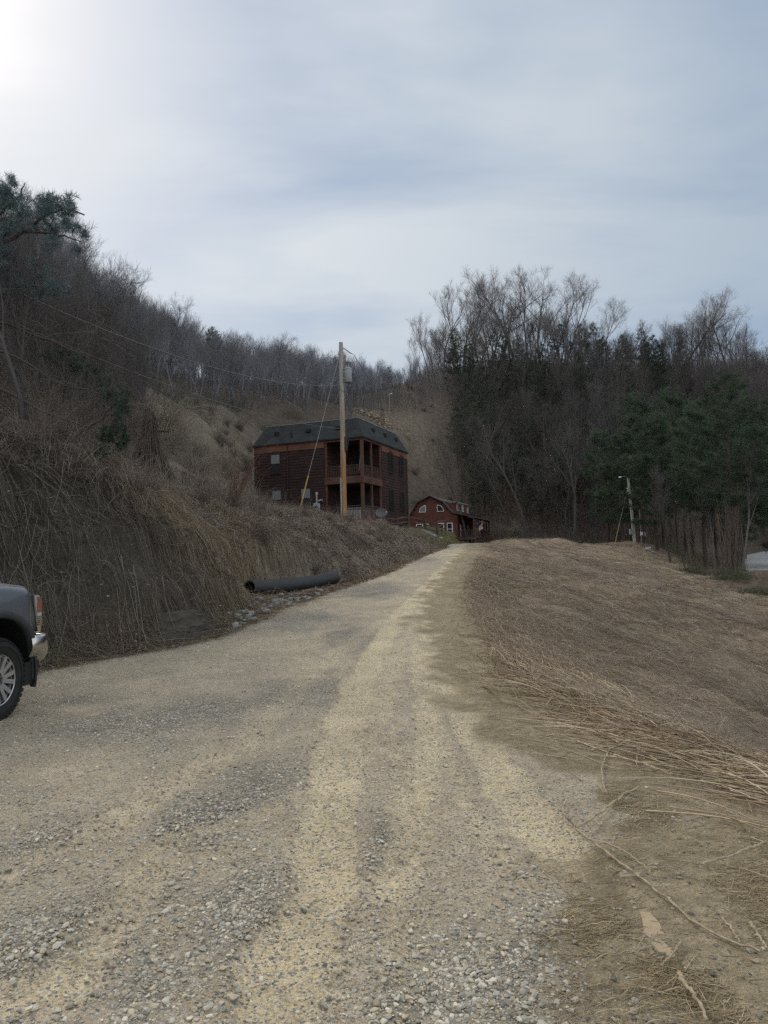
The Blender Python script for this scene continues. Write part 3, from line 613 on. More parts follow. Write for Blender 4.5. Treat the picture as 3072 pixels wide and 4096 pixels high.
# ------------------------------------------------------------------ trees
def grow(seed, Hh, r0_, forks, spread, up, first, twiglen, levels=4, crook=.12, density=1., lean=0, multi=0):
    """bare tree as polylines by level: [(points, radii)]"""
    g = random.Random(seed); out = [[] for _ in range(6)]
    def branch(p, d, L, r, lv, K):
        pts = [p.copy()]; q = p.copy(); d = d.copy(); n = K-1
        for k in range(n):
            d = d+np.array([g.gauss(0, crook), g.gauss(0, crook), g.gauss(0, crook*.6)+(up if lv else .03)]); d /= np.linalg.norm(d)
            q = q+d*L/n; pts.append(q.copy())
        pts = np.array(pts); rr = np.linspace(r, r*(.35 if lv else .22), K); out[lv].append((pts, rr))
        if lv >= levels: return
        nb = int(round(forks[lv]*density*g.uniform(.8, 1.2))); f0 = first if lv == 0 else .22
        a0 = g.uniform(0, 2*PI)
        for i in range(nb):
            t = f0+(1-f0)*((i+g.random())/nb)**(.85 if lv == 0 else 1); t = min(t, .98)
            k = t*n; k0 = min(int(k), n-1); pp = pts[k0]+(pts[k0+1]-pts[k0])*(k-k0); dd = pts[k0+1]-pts[k0]; dd /= np.linalg.norm(dd)
            a0 += 2.4+g.uniform(-.5, .5)
            e1 = np.cross(dd, (0.3, .5, .81)); e1 /= np.linalg.norm(e1); e2 = np.cross(dd, e1)
            sp = spread[lv]*g.uniform(.7, 1.25)
            nd = dd*math.cos(sp)+(e1*math.cos(a0)+e2*math.sin(a0))*math.sin(sp)
            Lb = (L*(.62 if lv == 0 else .56))*(1.12-.75*t if lv == 0 else 1.05-.5*t)*g.uniform(.7, 1.2)
            if lv == levels-1: Lb = twiglen*g.uniform(.5, 1.4)
            rb = max(np.interp(t, [0, 1], [r, r*.3])*(.55 if lv == 0 else .6), .006)
            branch(pp, nd, Lb, rb, lv+1, (7, 6, 5, 4, 3)[lv+1])
    d0 = np.array([lean, g.uniform(-.04, .04), 1.]); d0 /= np.linalg.norm(d0)
    branch(np.array([0, 0, -.4]), d0, Hh, r0_, 0, 10)
    if multi:
        for k in range(multi):
            a = g.uniform(0, 2*PI); d1 = np.array([math.cos(a)*.3, math.sin(a)*.3, 1.]); branch(np.array([0, 0, -.3]), d1/np.linalg.norm(d1), Hh*g.uniform(.75, .95), r0_*.7, 0, 10)
    return out
def tree_meshes(name, out, thick=1., sides=(7, 5, 3, 3, 3)):
    tr, cr = MB(), MB()
    for lv, lst in enumerate(out):
        if not lst: continue
        P = np.array([p for p, r in lst]); R = np.array([r for p, r in lst])
        if lv >= 2: R = np.maximum(R*thick, .009*thick)
        V, Q = tubes(P, R, sides[lv]); (tr if lv < 2 else cr).raw(V, Q)
    f = lambda s, nm: np_mesh(nm, np.vstack(s.V), np.vstack(s.Q), None, True)
    return f(tr, name+'_trunk'), f(cr, name+'_crown')
bark = simple('grey_bark', (.115, .10, .092), .95, .3, 3, rnd=.3)
twig = simple('grey_twigs', (.17, .148, .14), .95, .2, .5, rnd=.28)
bark_far = simple('haze_tinted_bark', (.135, .132, .145), .95, .2, .5, rnd=.25)
twig_far = simple('haze_tinted_twigs', (.17, .168, .188), .95, .2, .5, rnd=.2)  # far bark and twigs bluer and paler: distance haze put into the colour
PROT = []
specs = [dict(Hh=17, r0_=.23, forks=(10, 5, 5, 4), spread=(.5, .55, .55, .55), up=.10, first=.40, twiglen=.95, crook=.10),
         dict(Hh=15.5, r0_=.19, forks=(9, 5, 4, 4), spread=(.42, .5, .55, .55), up=.11, first=.46, twiglen=.9, crook=.09),
         dict(Hh=18, r0_=.33, forks=(11, 6, 5, 4), spread=(.75, .65, .6, .55), up=.07, first=.30, twiglen=1.0, crook=.15),
         dict(Hh=13, r0_=.14, forks=(8, 4, 4, 4), spread=(.45, .5, .55, .55), up=.1, first=.4, twiglen=.8, crook=.1),
         dict(Hh=16, r0_=.21, forks=(9, 5, 5, 4), spread=(.5, .55, .6, .55), up=.09, first=.48, twiglen=.95, lean=.09, crook=.11),
         dict(Hh=11, r0_=.12, forks=(9, 4, 4, 4), spread=(.5, .55, .6, .6), up=.09, first=.25, twiglen=.75, multi=1)]
for k, s_ in enumerate(specs): PROT.append(tree_meshes('bare_tree', grow(100+k, **s_), .95))
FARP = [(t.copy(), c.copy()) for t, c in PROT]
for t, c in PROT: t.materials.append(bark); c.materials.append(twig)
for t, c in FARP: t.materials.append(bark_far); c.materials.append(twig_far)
SKY_L = lambda u: np.interp(u, [-40, 0, 40, 90, 130, 165, 200, 240, 300, 370, 400, 424, 450, 480, 507, 560, 600, 650, 690, 740, 768], [165, 172, 205, 252, 287, 302, 322, 338, 345, 362, 372, 340, 302, 287, 276, 292, 322, 332, 306, 318, 345])
def top_of(me): a = np.zeros(len(me.vertices)*3, np.float32); me.vertices.foreach_get('co', a); return float(a[2::3].max())
TALL = [top_of(c) for t, c in PROT]
def fit(x, y, k, s, r, tall=None):       # keep a scattered tree under the line of the crowns
    z = gz(x, y); u, v = proj((x, y, z)); px = FPX/max(y, 1); return max(.22, min(s, (v-SKY_L(u)-r.uniform(-9, 24))/px/(tall or TALL)[k]))
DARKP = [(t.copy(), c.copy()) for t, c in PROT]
bark_dk = simple('shaded_bark', (.095, .082, .073), .95, .3, 3, rnd=.35); twig_dk = simple('shaded_twigs', (.10, .087, .082), .95, .2, .5, rnd=.35)  # shade of the lower wood put into these darker copies
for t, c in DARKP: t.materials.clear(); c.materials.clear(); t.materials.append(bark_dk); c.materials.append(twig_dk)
MIDP = [(t.copy(), c.copy()) for t, c in PROT]
mid_m = simple('hazy_twigs', (.165, .158, .168), .95, .25, .5, rnd=.3)  # haze and glare put into the colour of these trees
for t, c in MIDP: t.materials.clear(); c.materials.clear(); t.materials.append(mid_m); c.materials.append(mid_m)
def put_tree(x, y, k, s, rz, label, group=None, cat='tree', name='bare_tree', protos=None, sink=.15, tilt=0):
    t, c = (protos or PROT)[k]
    e = empty(name, (x, y, gz(x, y)-sink), rz, label, cat, group); e.scale = (s, s, s); e.rotation_euler.x = tilt
    link('trunk', t, None, e); link('crown', c, None, e); return e
EVER = []
def pine_meshes(seed, Hh, r0_, base, wid, whorl=.75, tuft=.5, dens=1., flat=.2, blade=.028, droop=.0):
    g = random.Random(seed); tr, cr = MB(), MB(); lg = np.random.default_rng(seed)
    ph = np.linspace(-.4, Hh, 12); path = np.stack([np.cumsum(lg.normal(0, .05, 12)), np.cumsum(lg.normal(0, .05, 12)), ph], 1)
    tr.tube(path, np.linspace(r0_, .02, 12), 7, False); cents = []
    z = base*Hh; lp = []
    for zz in np.arange(.12*Hh, base*Hh, .8):               # dead stubs below the crown
        for _ in range(2):
            a = g.uniform(0, 2*PI); c = np.array([np.interp(zz, ph, path[:, 0]), np.interp(zz, ph, path[:, 1]), zz]); L = g.uniform(.3, 1.6)
            tr.tube([c, c+np.array([math.cos(a)*L, math.sin(a)*L, g.uniform(-.3, .2)])], [.025, .008], 3, False)
    while z < Hh-.2:
        t = (z-base*Hh)/(Hh*(1-base)); L0 = wid*(min(1, .55+t*1.6) if t < .3 else (1-(t-.3)/.7)**.75*.97+.05)
        for i in range(g.randint(4, 6)):
            a = g.uniform(0, 2*PI); L = L0*g.uniform(.55, 1.15); rise = .12+.55*t-droop
            c = np.array([np.interp(z, ph, path[:, 0]), np.interp(z, ph, path[:, 1]), z+g.uniform(-.2, .2)])
            K = 6; s = np.linspace(0, 1, K)
            pts = np.stack([c[0]+math.cos(a)*L*s, c[1]+math.sin(a)*L*s, c[2]+L*(rise*s-.12*s+.18*s**2.5)], 1)+lg.normal(0, .04, (K, 3))*s[:, None]
            tr.tube(pts, np.linspace(.018+.02*L/wid, .006, K), 4, False)
            nb = max(4, int(L*5.0*dens))
            for j in range(nb):
                u = .28+.72*math.sqrt(g.random()); k = u*(K-1); k0 = min(int(k), K-2); p = pts[k0]+(pts[k0+1]-pts[k0])*(k-k0)
                sp = .34*L*(1.15-u)+.14; o = np.array([-math.sin(a), math.cos(a), 0])*g.uniform(-1, 1)*sp
                q = p+o+np.array([math.cos(a), math.sin(a), 0])*abs(g.gauss(0, .2))*sp+np.array([0, 0, g.uniform(-.05, .16)])
                cents.append(q)
        z += whorl*g.uniform(.7, 1.25)*(1-.35*t)
    cents = np.array(cents); nB = 11; n = len(cents)
    d = lg.normal(size=(n, nB, 3)); d[..., 2] = d[..., 2]*.55+.28; d = nrm(d)
    Ln = tuft*lg.uniform(.35, .75, (n, nB, 1)); c3 = cents[:, None]+lg.normal(0, tuft*.16, (n, nB, 3)); side = nrm(np.cross(d, lg.normal(size=(n, nB, 3))))*blade*lg.uniform(.6, 1.4, (n, nB, 1))
    V = np.stack([c3-side*.6, c3+side*.6, c3+d*Ln+side*.35, c3+d*Ln-side*.35], 2).reshape(-1, 3)
    cme = np_mesh('needles', V, np.arange(len(V)).reshape(-1, 4)); add_col(cme, 'Col', np.repeat(np.repeat(lg.uniform(.6, 1.35, (n, 1)), nB*4, 0), 3, 1))
    return np_mesh('pine_trunk', np.vstack(tr.V), np.vstack(tr.Q), None, True), cme
def needle_mat(name, col, rnd=.25):
    m, nt, b, _ = newmat(name); a = N_(nt, 'ShaderNodeAttribute', attribute_name='Col'); oi = nt.nodes.new('ShaderNodeObjectInfo')
    k = N_(nt, 'ShaderNodeMapRange', i_3=1-rnd, i_4=1+rnd); L_(nt, oi.outputs['Random'], k.inputs[0]); n1 = noise(nt, coords(nt), .6, 4)
    tint = ramp(nt, n1, [(.3, tuple(np.array(col)*.7)), (.55, col), (.75, tuple(np.array(col)*np.array((1.5, 1.35, 1.1))))])
    c = mixc(nt, 1, tint, a.outputs['Color'], 'MULTIPLY'); cc = nt.nodes.new('ShaderNodeCombineColor'); [L_(nt, k.outputs[0], cc.inputs[i]) for i in range(3)]
    c = mixc(nt, 1, c, cc.outputs[0], 'MULTIPLY'); L_(nt, c, b.inputs['Base Color']); b.inputs['Roughness'].default_value = .7; b.inputs['Specular IOR Level'].default_value = .2
    tr = N_(nt, 'ShaderNodeBsdfTranslucent'); L_(nt, c, tr.inputs[0]); mx = N_(nt, 'ShaderNodeMixShader', i_0=.25); out = nt.nodes['Material Output']
    L_(nt, b.outputs[0], mx.inputs[1]); L_(nt, tr.outputs[0], mx.inputs[2]); L_(nt, mx.outputs[0], out.inputs[0]); return m
pine_bark = simple('pine_bark', (.085, .066, .055), .95, .35, 4, rnd=.2)
needles = needle_mat('pine_needles', (.06, .088, .054)); needles_dull = needle_mat('dull_pine_needles', (.058, .07, .05)); needles_far = needle_mat('haze_tinted_needles', (.10, .125, .12))  # far needles have distance haze put into their colour
WP = [pine_meshes(300+k, h, .24, b_, w_, .8, .7, 1.5) for k, (h, b_, w_) in enumerate([(18, .30, 4.4), (20, .36, 4.8), (15, .2, 4.0)])]
VP = [pine_meshes(320+k, h, .15, b_, w_, .8, .55, .95) for k, (h, b_, w_) in enumerate([(13, .35, 2.6), (11, .3, 2.4), (15, .45, 2.7)])]
FP = [(t.copy(), c.copy()) for t, c in VP]
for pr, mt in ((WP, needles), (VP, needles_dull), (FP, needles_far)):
    for t, c in pr: t.materials.append(pine_bark); c.materials.append(mt)

TREE_XY = []
def put_at(u, Y, k, s, label, over=None, tall=None, **kw):     # tree whose foot is seen at column u, Y metres ahead
    X = at(u, 500, Y)[0]; TREE_XY.append((X, Y))
    if over is not None: z = gz(X, Y); uu, v = proj((X, Y, z)); s = min(s, (v-SKY_L(uu)+over)*Y/FPX/(tall or TALL)[k])
    return put_tree(X, Y, k, s, random.uniform(0, 6.28), label, **kw)
# the tall trees on the crest of the right hill, left to right
crest = [(424, 168, 3, .75, 'thin pale bare sapling at the left foot of the right hilltop'),
         (433, 172, 1, .95, 'slender bare tree, first of the tall ones climbing the right hilltop from the left'),
         (447, 176, 0, 1.22, 'tall round-crowned bare tree at the left end of the right hilltop row'),
         (462, 178, 1, 1.35, 'narrow tall bare tree second in the right hilltop row'),
         (472, 180, 0, 1.3, 'bare tree with twin tops between the left end and the middle of the right hilltop'),
         (484, 180, 4, 1.38, 'leaning bare tree just left of the broadest tree on the right hilltop'),
         (494, 182, 1, 1.42, 'straight bare pole-like tree touching the broadest hilltop tree on its left'),
         (507, 181, 2, 1.5, 'broadest and tallest forked bare tree at the peak of the right hilltop'),
         (520, 183, 0, 1.42, 'tall bare tree just right of the broadest tree on the right hilltop'),
         (534, 182, 1, 1.38, 'thin tall bare tree on the right shoulder of the right hilltop'),
         (545, 180, 2, 1.15, 'wide forked bare tree at the right end of the tall hilltop row'),
         (556, 181, 4, 1.32, 'tilted bare tree at the right edge of the tall hilltop row'),
         (570, 178, 0, 1.12, 'shorter bare tree where the hilltop row drops toward the saddle'),
         (585, 178, 5, 1.35, 'bushy twin-stemmed bare tree beside the dip in the right skyline'),
         (600, 176, 4, 1.05, 'leaning bare tree in the dip of the right skyline'),
         (690, 166, 2, 1.05, 'broad bare tree rising above the pines at the right skyline'),
         (706, 165, 0, 1.22, 'tall fan-crowned bare tree right of the dip on the right skyline'),
         (738, 164, 2, .98, 'round bare tree near the right edge of the photo on the skyline')]
for u, Y, k, s, lb in crest: put_at(u, Y, k, s, lb, group=None)
# woods: individuals scattered on the hillsides
def scatter(n, box_, ok, mind, g):
    r = random.Random(g); pts = []; tries = 0
    while len(pts) < n and tries < 60000:
        tries += 1; x = r.uniform(box_[0], box_[1]); y = r.uniform(box_[2], box_[3])
        if abs(x) > .62*y+6: continue
        z = gz(x, y); u, v = proj((x, y, z))
        if not ok(x, y, u, v): continue
        if any((x-a)**2+(y-b)**2 < mind**2 for a, b in pts): continue
        pts.append((x, y))
    return pts
def right_wood(x, y, u, v):
    if v > 545 or y < 92 or y > 190: return False
    if u < np.interp(v, [370, 400, 470, 510], [425, 442, 454, 456]): return v < 378
    return True
pr = scatter(125, (2, 125, 92, 190), right_wood, 3.2, 11)
for i, (x, y) in enumerate(pr):
    top = proj((x, y, gz(x, y)))[1] < 400
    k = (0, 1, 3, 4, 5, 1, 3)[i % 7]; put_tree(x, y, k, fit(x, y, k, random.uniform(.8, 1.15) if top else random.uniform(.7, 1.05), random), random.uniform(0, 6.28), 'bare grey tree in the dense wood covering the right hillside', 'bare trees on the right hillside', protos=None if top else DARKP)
def vp_ok(x, y, u, v): return 452+max(0, (v-470)*.3) < u < 690 and 385 < v < 532 and y > 100 and y < 175
for i, (x, y) in enumerate(scatter(165, (8, 80, 96, 172), vp_ok, 2.4, 12)):
    put_tree(x, y, i % 3, random.uniform(.7, 1.05), random.uniform(0, 6.28), 'dull green slender pine standing among the bare trees of the right hillside', 'slender pines on the right hillside', 'pine tree', 'pine_tree', VP)
WPX = [(606, 83, 2, .92, 'dark pine reaching left over the leaning lamp pole'), (640, 80, 0, .98, 'dark green pine directly behind the two small posts'), (655, 68, 2, .88, 'pine with lowest light green boughs right of the lamp pole'),
       (676, 72, 0, .95, 'bare-trunked pine at the left edge of the pine stand'), (690, 84, 1, .95, 'dark pine inside the stand behind the front trunks'), (703, 63, 0, .82, 'front pine with thin straight trunk in the middle of the stand'), (728, 55, 1, .80, 'thick-trunked pine standing nearest the asphalt road with vines hanging from it'),
       (740, 78, 0, 1.0, 'tall pine on the right side of the photo above the asphalt road'), (797, 62, 2, 1.15, 'pine cut off by the right edge of the photo'), (715, 92, 1, 1.0, 'tall pine at the back of the stand on the right'), (662, 96, 0, .95, 'pine behind the stand, left of the tallest'), (630, 100, 2, 1.1, 'dark pine at the hill foot behind the lamp pole'), (741, 100, 1, 1.0, 'rearmost tall pine at the right above the bend of the asphalt road'), (790, 82, 0, 1.0, 'pine mostly outside the right edge, only its boughs in view'),
       (622, 74, 2, .8, 'short broad pine just left of the lamp pole arm'), (683, 92, 0, 1.05, 'tall dark pine rising behind the middle of the stand'), (779, 124, 1, 1.35, 'tallest pine at the right above the asphalt bend'), (735, 84, 2, 1.15, 'full dark pine between the two tallest at right')]
for u, Y, k, s, lb in WPX: put_at(u, Y, k, s, lb, cat='pine tree', name='pine_tree', protos=WP)
for i, (u, Y) in enumerate([(668, 62), (683, 58), (695, 56), (711, 60), (718, 66), (731, 60), (736, 52), (680, 68), (699, 70), (726, 72), (689, 63), (650, 72)]):
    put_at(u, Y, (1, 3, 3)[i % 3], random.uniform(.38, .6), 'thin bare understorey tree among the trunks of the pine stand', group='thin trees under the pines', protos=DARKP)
# left hillside
def left_wood(x, y, u, v):
    if x > 4 or y < 38: return False
    lim = np.interp(u, [-40, 60, 110, 190, 240, 300, 370, 400], [428, 424, 412, 408, 410, 408, 408, 402])
    return v < lim and y < 215
pl = scatter(70, (-75, 6, 95, 215), left_wood, 3.0, 13)+scatter(78, (-48, -4, 36, 95), left_wood, 2.1, 14)
for i, (x, y) in enumerate(pl):
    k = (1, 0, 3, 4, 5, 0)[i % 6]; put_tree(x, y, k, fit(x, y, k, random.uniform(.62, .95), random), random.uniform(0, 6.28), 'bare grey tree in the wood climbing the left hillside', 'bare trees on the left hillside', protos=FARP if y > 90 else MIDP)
for u, Y, k, s, lb in [(97, 66, 0, .86, 'pale airy bare tree standing tallest on the left skyline right of the pine bough'), (125, 84, 1, .95, 'bare tree on the left skyline above the dark spreading pine'), (147, 92, 0, .95, 'round bare tree on the left skyline, next to the conical pine on its left'), (60, 60, 1, .9, 'bare tree rising through the left pine bough'), (78, 62, 3, 1.05, 'forked bare tree beside the end of the left pine bough')]: put_at(u, Y, k, s*1.2, lb, 4)
for u, Y, k, s, lb in [(171, 104, 1, .95, 'dark conical pine standing alone on the left skyline'), (118, 74, 0, .8, 'spreading dark pine with level boughs on the left slope'), (138, 80, 1, .75, 'smaller dark pine right of the spreading pine on the left slope'), (95, 62, 2, .6, 'dark pine on the left slope under the wires'), (40, 52, 1, .7, 'dark pine at the far left behind the pine bough'), (15, 55, 2, .75, 'dark pine at the left edge of the photo on the slope')]:
    put_at(u, Y, k, s, lb, 5 if u == 171 else -22, [13, 11, 15], cat='pine tree', name='pine_tree', protos=VP)
for u, Y, k, s, lb in [(262, 190, 1, 1.1, 'small dark pine on the far left ridge above the house'), (250, 175, 0, 1.0, 'small dark pine left of its twin on the ridge above the house'), (237, 215, 2, 1.0, 'dark pine breaking the far ridge line'), (268, 150, 0, 1.2, 'wide dark pine low on the slope behind the house roof'), (385, 128, 1, .3, 'tiny dark pine beside the spoil heap behind the house')]:
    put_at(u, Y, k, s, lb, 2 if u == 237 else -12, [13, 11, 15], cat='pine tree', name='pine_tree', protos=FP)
for i, (x, y) in enumerate(scatter(22, (-60, 8, 70, 290), lambda x, y, u, v: 100 < u < 400 and v < np.interp(u, [100, 190, 300, 400], [404, 408, 408, 400]), 7, 27)):
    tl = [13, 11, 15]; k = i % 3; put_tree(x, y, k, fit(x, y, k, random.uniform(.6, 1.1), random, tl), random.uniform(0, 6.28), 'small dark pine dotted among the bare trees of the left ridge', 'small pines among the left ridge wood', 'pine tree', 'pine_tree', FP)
# far ridge wood reads as one mass
LIGHT = []
for k, (h_, f_) in enumerate([(16, .45), (14, .4), (17, .5), (12, .35)]):
    o_ = grow(500+k, h_, .2, (11, 6, 5, 0), (.45, .5, .55, .5), .1, f_, 1.1, 3, .1); t, c = tree_meshes('wood_tree', o_, 1.05); vs = []; qs = []; n0 = 0
    for me in (t, c):
        V = np.zeros(len(me.vertices)*3, np.float32); me.vertices.foreach_get('co', V); Q = np.zeros(len(me.loops), np.int32); me.loops.foreach_get('vertex_index', Q); vs.append(V.reshape(-1, 3)); qs.append(Q.reshape(-1, 4)+n0); n0 += len(V)//3
    LIGHT.append((np.vstack(vs), np.vstack(qs)))
LTALL = [float(V[:, 2].max()) for V, Q in LIGHT]
def far_mass(name, n, ok, box_, seed, hs, mind, mat):
    pts = scatter(n, box_, ok, mind, seed); mb = MB(); rr = random.Random(seed)
    for x, y in pts:
        k = rr.randrange(len(LIGHT)); s = fit(x, y, k, rr.uniform(*hs), rr, LTALL); a = rr.uniform(0, 6.28); ca, sa = math.cos(a)*s, math.sin(a)*s; V, Q = LIGHT[k]
        mb.raw(np.stack([V[:, 0]*ca-V[:, 1]*sa+x, V[:, 0]*sa+V[:, 1]*ca+y, V[:, 2]*s+gz(x, y)], -1), Q)
    return tag(mb.build(name, mat), kind='stuff')
def far_ok(x, y, u, v): return y > 205 and v < 404 and -20 < u < 455
twig_dark = simple('dark_twigs', (.085, .074, .07), .95, .2, .5)
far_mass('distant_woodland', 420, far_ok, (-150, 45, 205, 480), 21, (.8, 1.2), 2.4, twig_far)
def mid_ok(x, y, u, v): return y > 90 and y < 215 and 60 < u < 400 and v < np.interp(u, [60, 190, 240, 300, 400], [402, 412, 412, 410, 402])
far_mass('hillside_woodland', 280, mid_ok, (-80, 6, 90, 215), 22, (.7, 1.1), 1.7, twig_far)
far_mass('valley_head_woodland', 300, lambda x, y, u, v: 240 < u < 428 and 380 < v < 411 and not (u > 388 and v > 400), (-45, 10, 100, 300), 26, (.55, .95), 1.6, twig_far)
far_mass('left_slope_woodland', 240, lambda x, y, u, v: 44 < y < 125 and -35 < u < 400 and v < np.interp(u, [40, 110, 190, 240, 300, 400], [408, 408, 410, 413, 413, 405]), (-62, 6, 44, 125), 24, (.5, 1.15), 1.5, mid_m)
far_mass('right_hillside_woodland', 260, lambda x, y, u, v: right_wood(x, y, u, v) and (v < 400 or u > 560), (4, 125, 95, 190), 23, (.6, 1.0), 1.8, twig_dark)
# brush and saplings over the hillsides
def brush(n, ok, box_, seed, Lr, rr, cols, name, bend=.25):
    q = np.random.default_rng(seed); x = q.uniform(box_[0], box_[1], n); y = q.uniform(box_[2], box_[3], n); z = hz(x, y); u, v = proj(np.stack([x, y, z], -1)); m_ = ok(x, y, u, v); x, y, z = x[m_], y[m_], z[m_]; n = len(x)
    K = 5; s = np.linspace(0, 1, K)[None]; L = q.uniform(*Lr, (n, 1)); a = q.uniform(0, 2*PI, (n, 1)); b_ = np.abs(q.normal(0, bend, (n, 1)))
    P = np.stack([x[:, None]+np.cos(a)*L*b_*s**1.5, y[:, None]+np.sin(a)*L*b_*s**1.5, z[:, None]+L*s*(1-b_*.4*s)], -1)+q.normal(0, .03, (n, K, 3))*L[..., None]*s[..., None]
    return strands(name, P, q.uniform(*rr, n), cols, fibre, 3, taper=.35)
BR = [(.085, .068, .06), (.062, .05, .044), (.11, .092, .082), (.08, .056, .049)]
brush(34000, lambda x, y, u, v: (u > 455) & (u < 800) & (v < 548) & (np.abs(x) < .66*y) & ((u > 458) | (v < 380) | (v > 490)), (4, 125, 92, 195), 41, (.8, 4.0), (.012, .03), BR, 'hillside_brush')
brush(62000, lambda x, y, u, v: (v < np.interp(u, [0, 110, 240, 370], [400, 402, 410, 412])) & (u > -30) & (u < 400), (-85, 6, 36, 230), 42, (.4, 2.0), (.010, .022), [(.115, .098, .094), (.09, .075, .07), (.15, .128, .122)], 'left_hillside_brush')
brush(60000, lambda x, y, u, v: (v > np.interp(u, [0, 110, 240, 370], [395, 398, 405, 408])) & (v < 500) & (u > -30) & (u < 262) & (fbm(x*.2, y*.2, 66) > .40), (-28, 2, 20, 80), 43, (.2, 1.1), (.004, .010), [(.21, .17, .135), (.16, .125, .1), (.27, .22, .175), (.31, .26, .2)], 'slope_brush', .6)
brush(22000, lambda x, y, u, v: (u > 650) & (v > 540) & ~((u > 744) & (y < 92)) & (x > BANK_X(y)) & (np.abs(x) < .66*y) & (np.hypot(x[:, None]-ASPH[::6, 0], y[:, None]-ASPH[::6, 1]).min(1) > 5), (17, 60, 32, 86), 44, (.3, 1.5), (.006, .014), [(.13, .11, .08), (.10, .09, .06), (.09, .1, .05), (.17, .13, .1)], 'roadside_brush', .5)
brush(26000, lambda x, y, u, v: (u > 225) & (u < 432) & (v > 378) & (v < 415) & (y > 85), (-50, 12, 85, 300), 48, (.8, 3.6), (.014, .03), [(.10, .092, .095), (.075, .07, .07), (.13, .122, .126)], 'valley_head_brush', .3)
brush(14000, lambda x, y, u, v: (u > 388) & (u < 470) & (v < 505) & (v > 380), (-4, 24, 100, 180), 45, (.2, 1.6), (.008, .018), [(.2, .16, .12), (.15, .12, .1), (.25, .2, .14)], 'sparse_slope_brush', .5)
brush(16000, lambda x, y, u, v: (u > 418) & (u < 800) & (v < 402) & (np.abs(x) < .66*y), (8, 125, 145, 196), 46, (1.5, 6.5), (.014, .03), [(.17, .145, .14), (.14, .12, .115), (.2, .175, .17)], 'crest_saplings', .12)
far_mass('left_edge_thicket', 170, lambda x, y, u, v: -30 < u < 140 and 335 < v < 448, (-34, -3, 17, 50), 28, (.16, .36), .7, twig_dark)
brush(26000, lambda x, y, u, v: (u > -30) & (u < 140) & (v > 320) & (v < 448) & (np.abs(x) < .7*y), (-34, -3, 18, 60), 47, (.4, 2.2), (.005, .012), [(.12, .097, .082), (.09, .072, .062), (.16, .135, .115)], 'left_edge_brush', .5)
# ------------------------------------------------------------------ materials for built things
def siding_mat(name, col):
    m, nt, b, _ = newmat(name); v = coords(nt, 'Object', (1, 1, 1)); vs = coords(nt, 'Object', (.6, .6, 9))
    n1 = noise(nt, vs, 2.0, 6, .7); n2 = noise(nt, v, .5, 4); c = np.array(col)
    k = ramp(nt, n1, [(.3, tuple(c*.5)), (.5, tuple(c)), (.72, tuple(c*1.55))]); k = mixc(nt, 1, k, ramp(nt, n2, [(.3, (.7,)*3), (.7, (1.3,)*3)]), 'MULTIPLY')
    L_(nt, k, b.inputs['Base Color']); b.inputs['Roughness'].default_value = .75; b.inputs['Specular IOR Level'].default_value = .25; bump(nt, b, n1, .5, .02); return m
M_log = siding_mat('red_log_siding', (.036, .0185, .016)); M_log2 = siding_mat('barn_red_siding', (.12, .042, .028))
M_trim = siding_mat('stained_trim_boards', (.14, .062, .038)); M_post = siding_mat('brown_timber', (.10, .05, .036)); M_rail = siding_mat('weathered_rail', (.085, .05, .042))
M_dark = simple('shaded_interior', (.03, .02, .018), .9); M_white = simple('white_window_paint', (.75, .75, .74), .5, .06); M_glass = simple('window_glass', (.02, .022, .025), .08, .2, 2, spec=.6)  # interior material is near-black, its shade put into the colour
M_blind = simple('pale_window_blind', (.17, .18, .185), .8, .12, 14, stretch=(.2, .2, 6)); M_metal = simple('galvanised_metal', (.30, .305, .31), .45, .15, 5, metal=.35, spec=.5)
M_grey = simple('grey_paint', (.27, .28, .285), .5, .12, 4); M_dish = simple('dark_dish_grey', (.09, .09, .09), .5, .12, 4); M_blackm = simple('black_plastic', (.02, .02, .021), .45, .2, 5); M_conc = simple('concrete_block', (.36, .34, .31), .95, .18, 5, bumpy=.01)
M_wire = simple('weathered_cable', (.13, .13, .135), .6); M_yel = simple('yellow_guy_guard', (.42, .28, .07), .6, .15)
M_white2 = simple('off_white_tub', (.45, .45, .44), .5, .08)
def shingles():
    m, nt, b, _ = newmat('asphalt_shingles'); v = coords(nt, 'Object'); s_ = nt.nodes.new('ShaderNodeSeparateXYZ'); L_(nt, v, s_.inputs[0]); a = N_(nt, 'ShaderNodeMath', operation='ADD'); L_(nt, s_.outputs[0], a.inputs[0]); L_(nt, s_.outputs[1], a.inputs[1])
    cmb = nt.nodes.new('ShaderNodeCombineXYZ'); L_(nt, a.outputs[0], cmb.inputs[0]); L_(nt, s_.outputs[2], cmb.inputs[1])
    br = N_(nt, 'ShaderNodeTexBrick', i_Scale=1.0); br.inputs['Brick Width'].default_value = .33; br.inputs['Row Height'].default_value = .14; br.inputs['Mortar Size'].default_value = .012
    br.inputs['Color1'].default_value = (.032, .036, .036, 1); br.inputs['Color2'].default_value = (.046, .051, .05, 1); br.inputs['Mortar'].default_value = (.03, .03, .03, 1); L_(nt, cmb.outputs[0], br.inputs[0])
    c = mixc(nt, 1, br.outputs[0], ramp(nt, noise(nt, v, 1.2, 5, .7), [(.3, (.75,)*3), (.7, (1.25,)*3)]), 'MULTIPLY'); L_(nt, c, b.inputs['Base Color']); b.inputs['Roughness'].default_value = .95; b.inputs['Specular IOR Level'].default_value = .2; return m
M_shing = shingles()
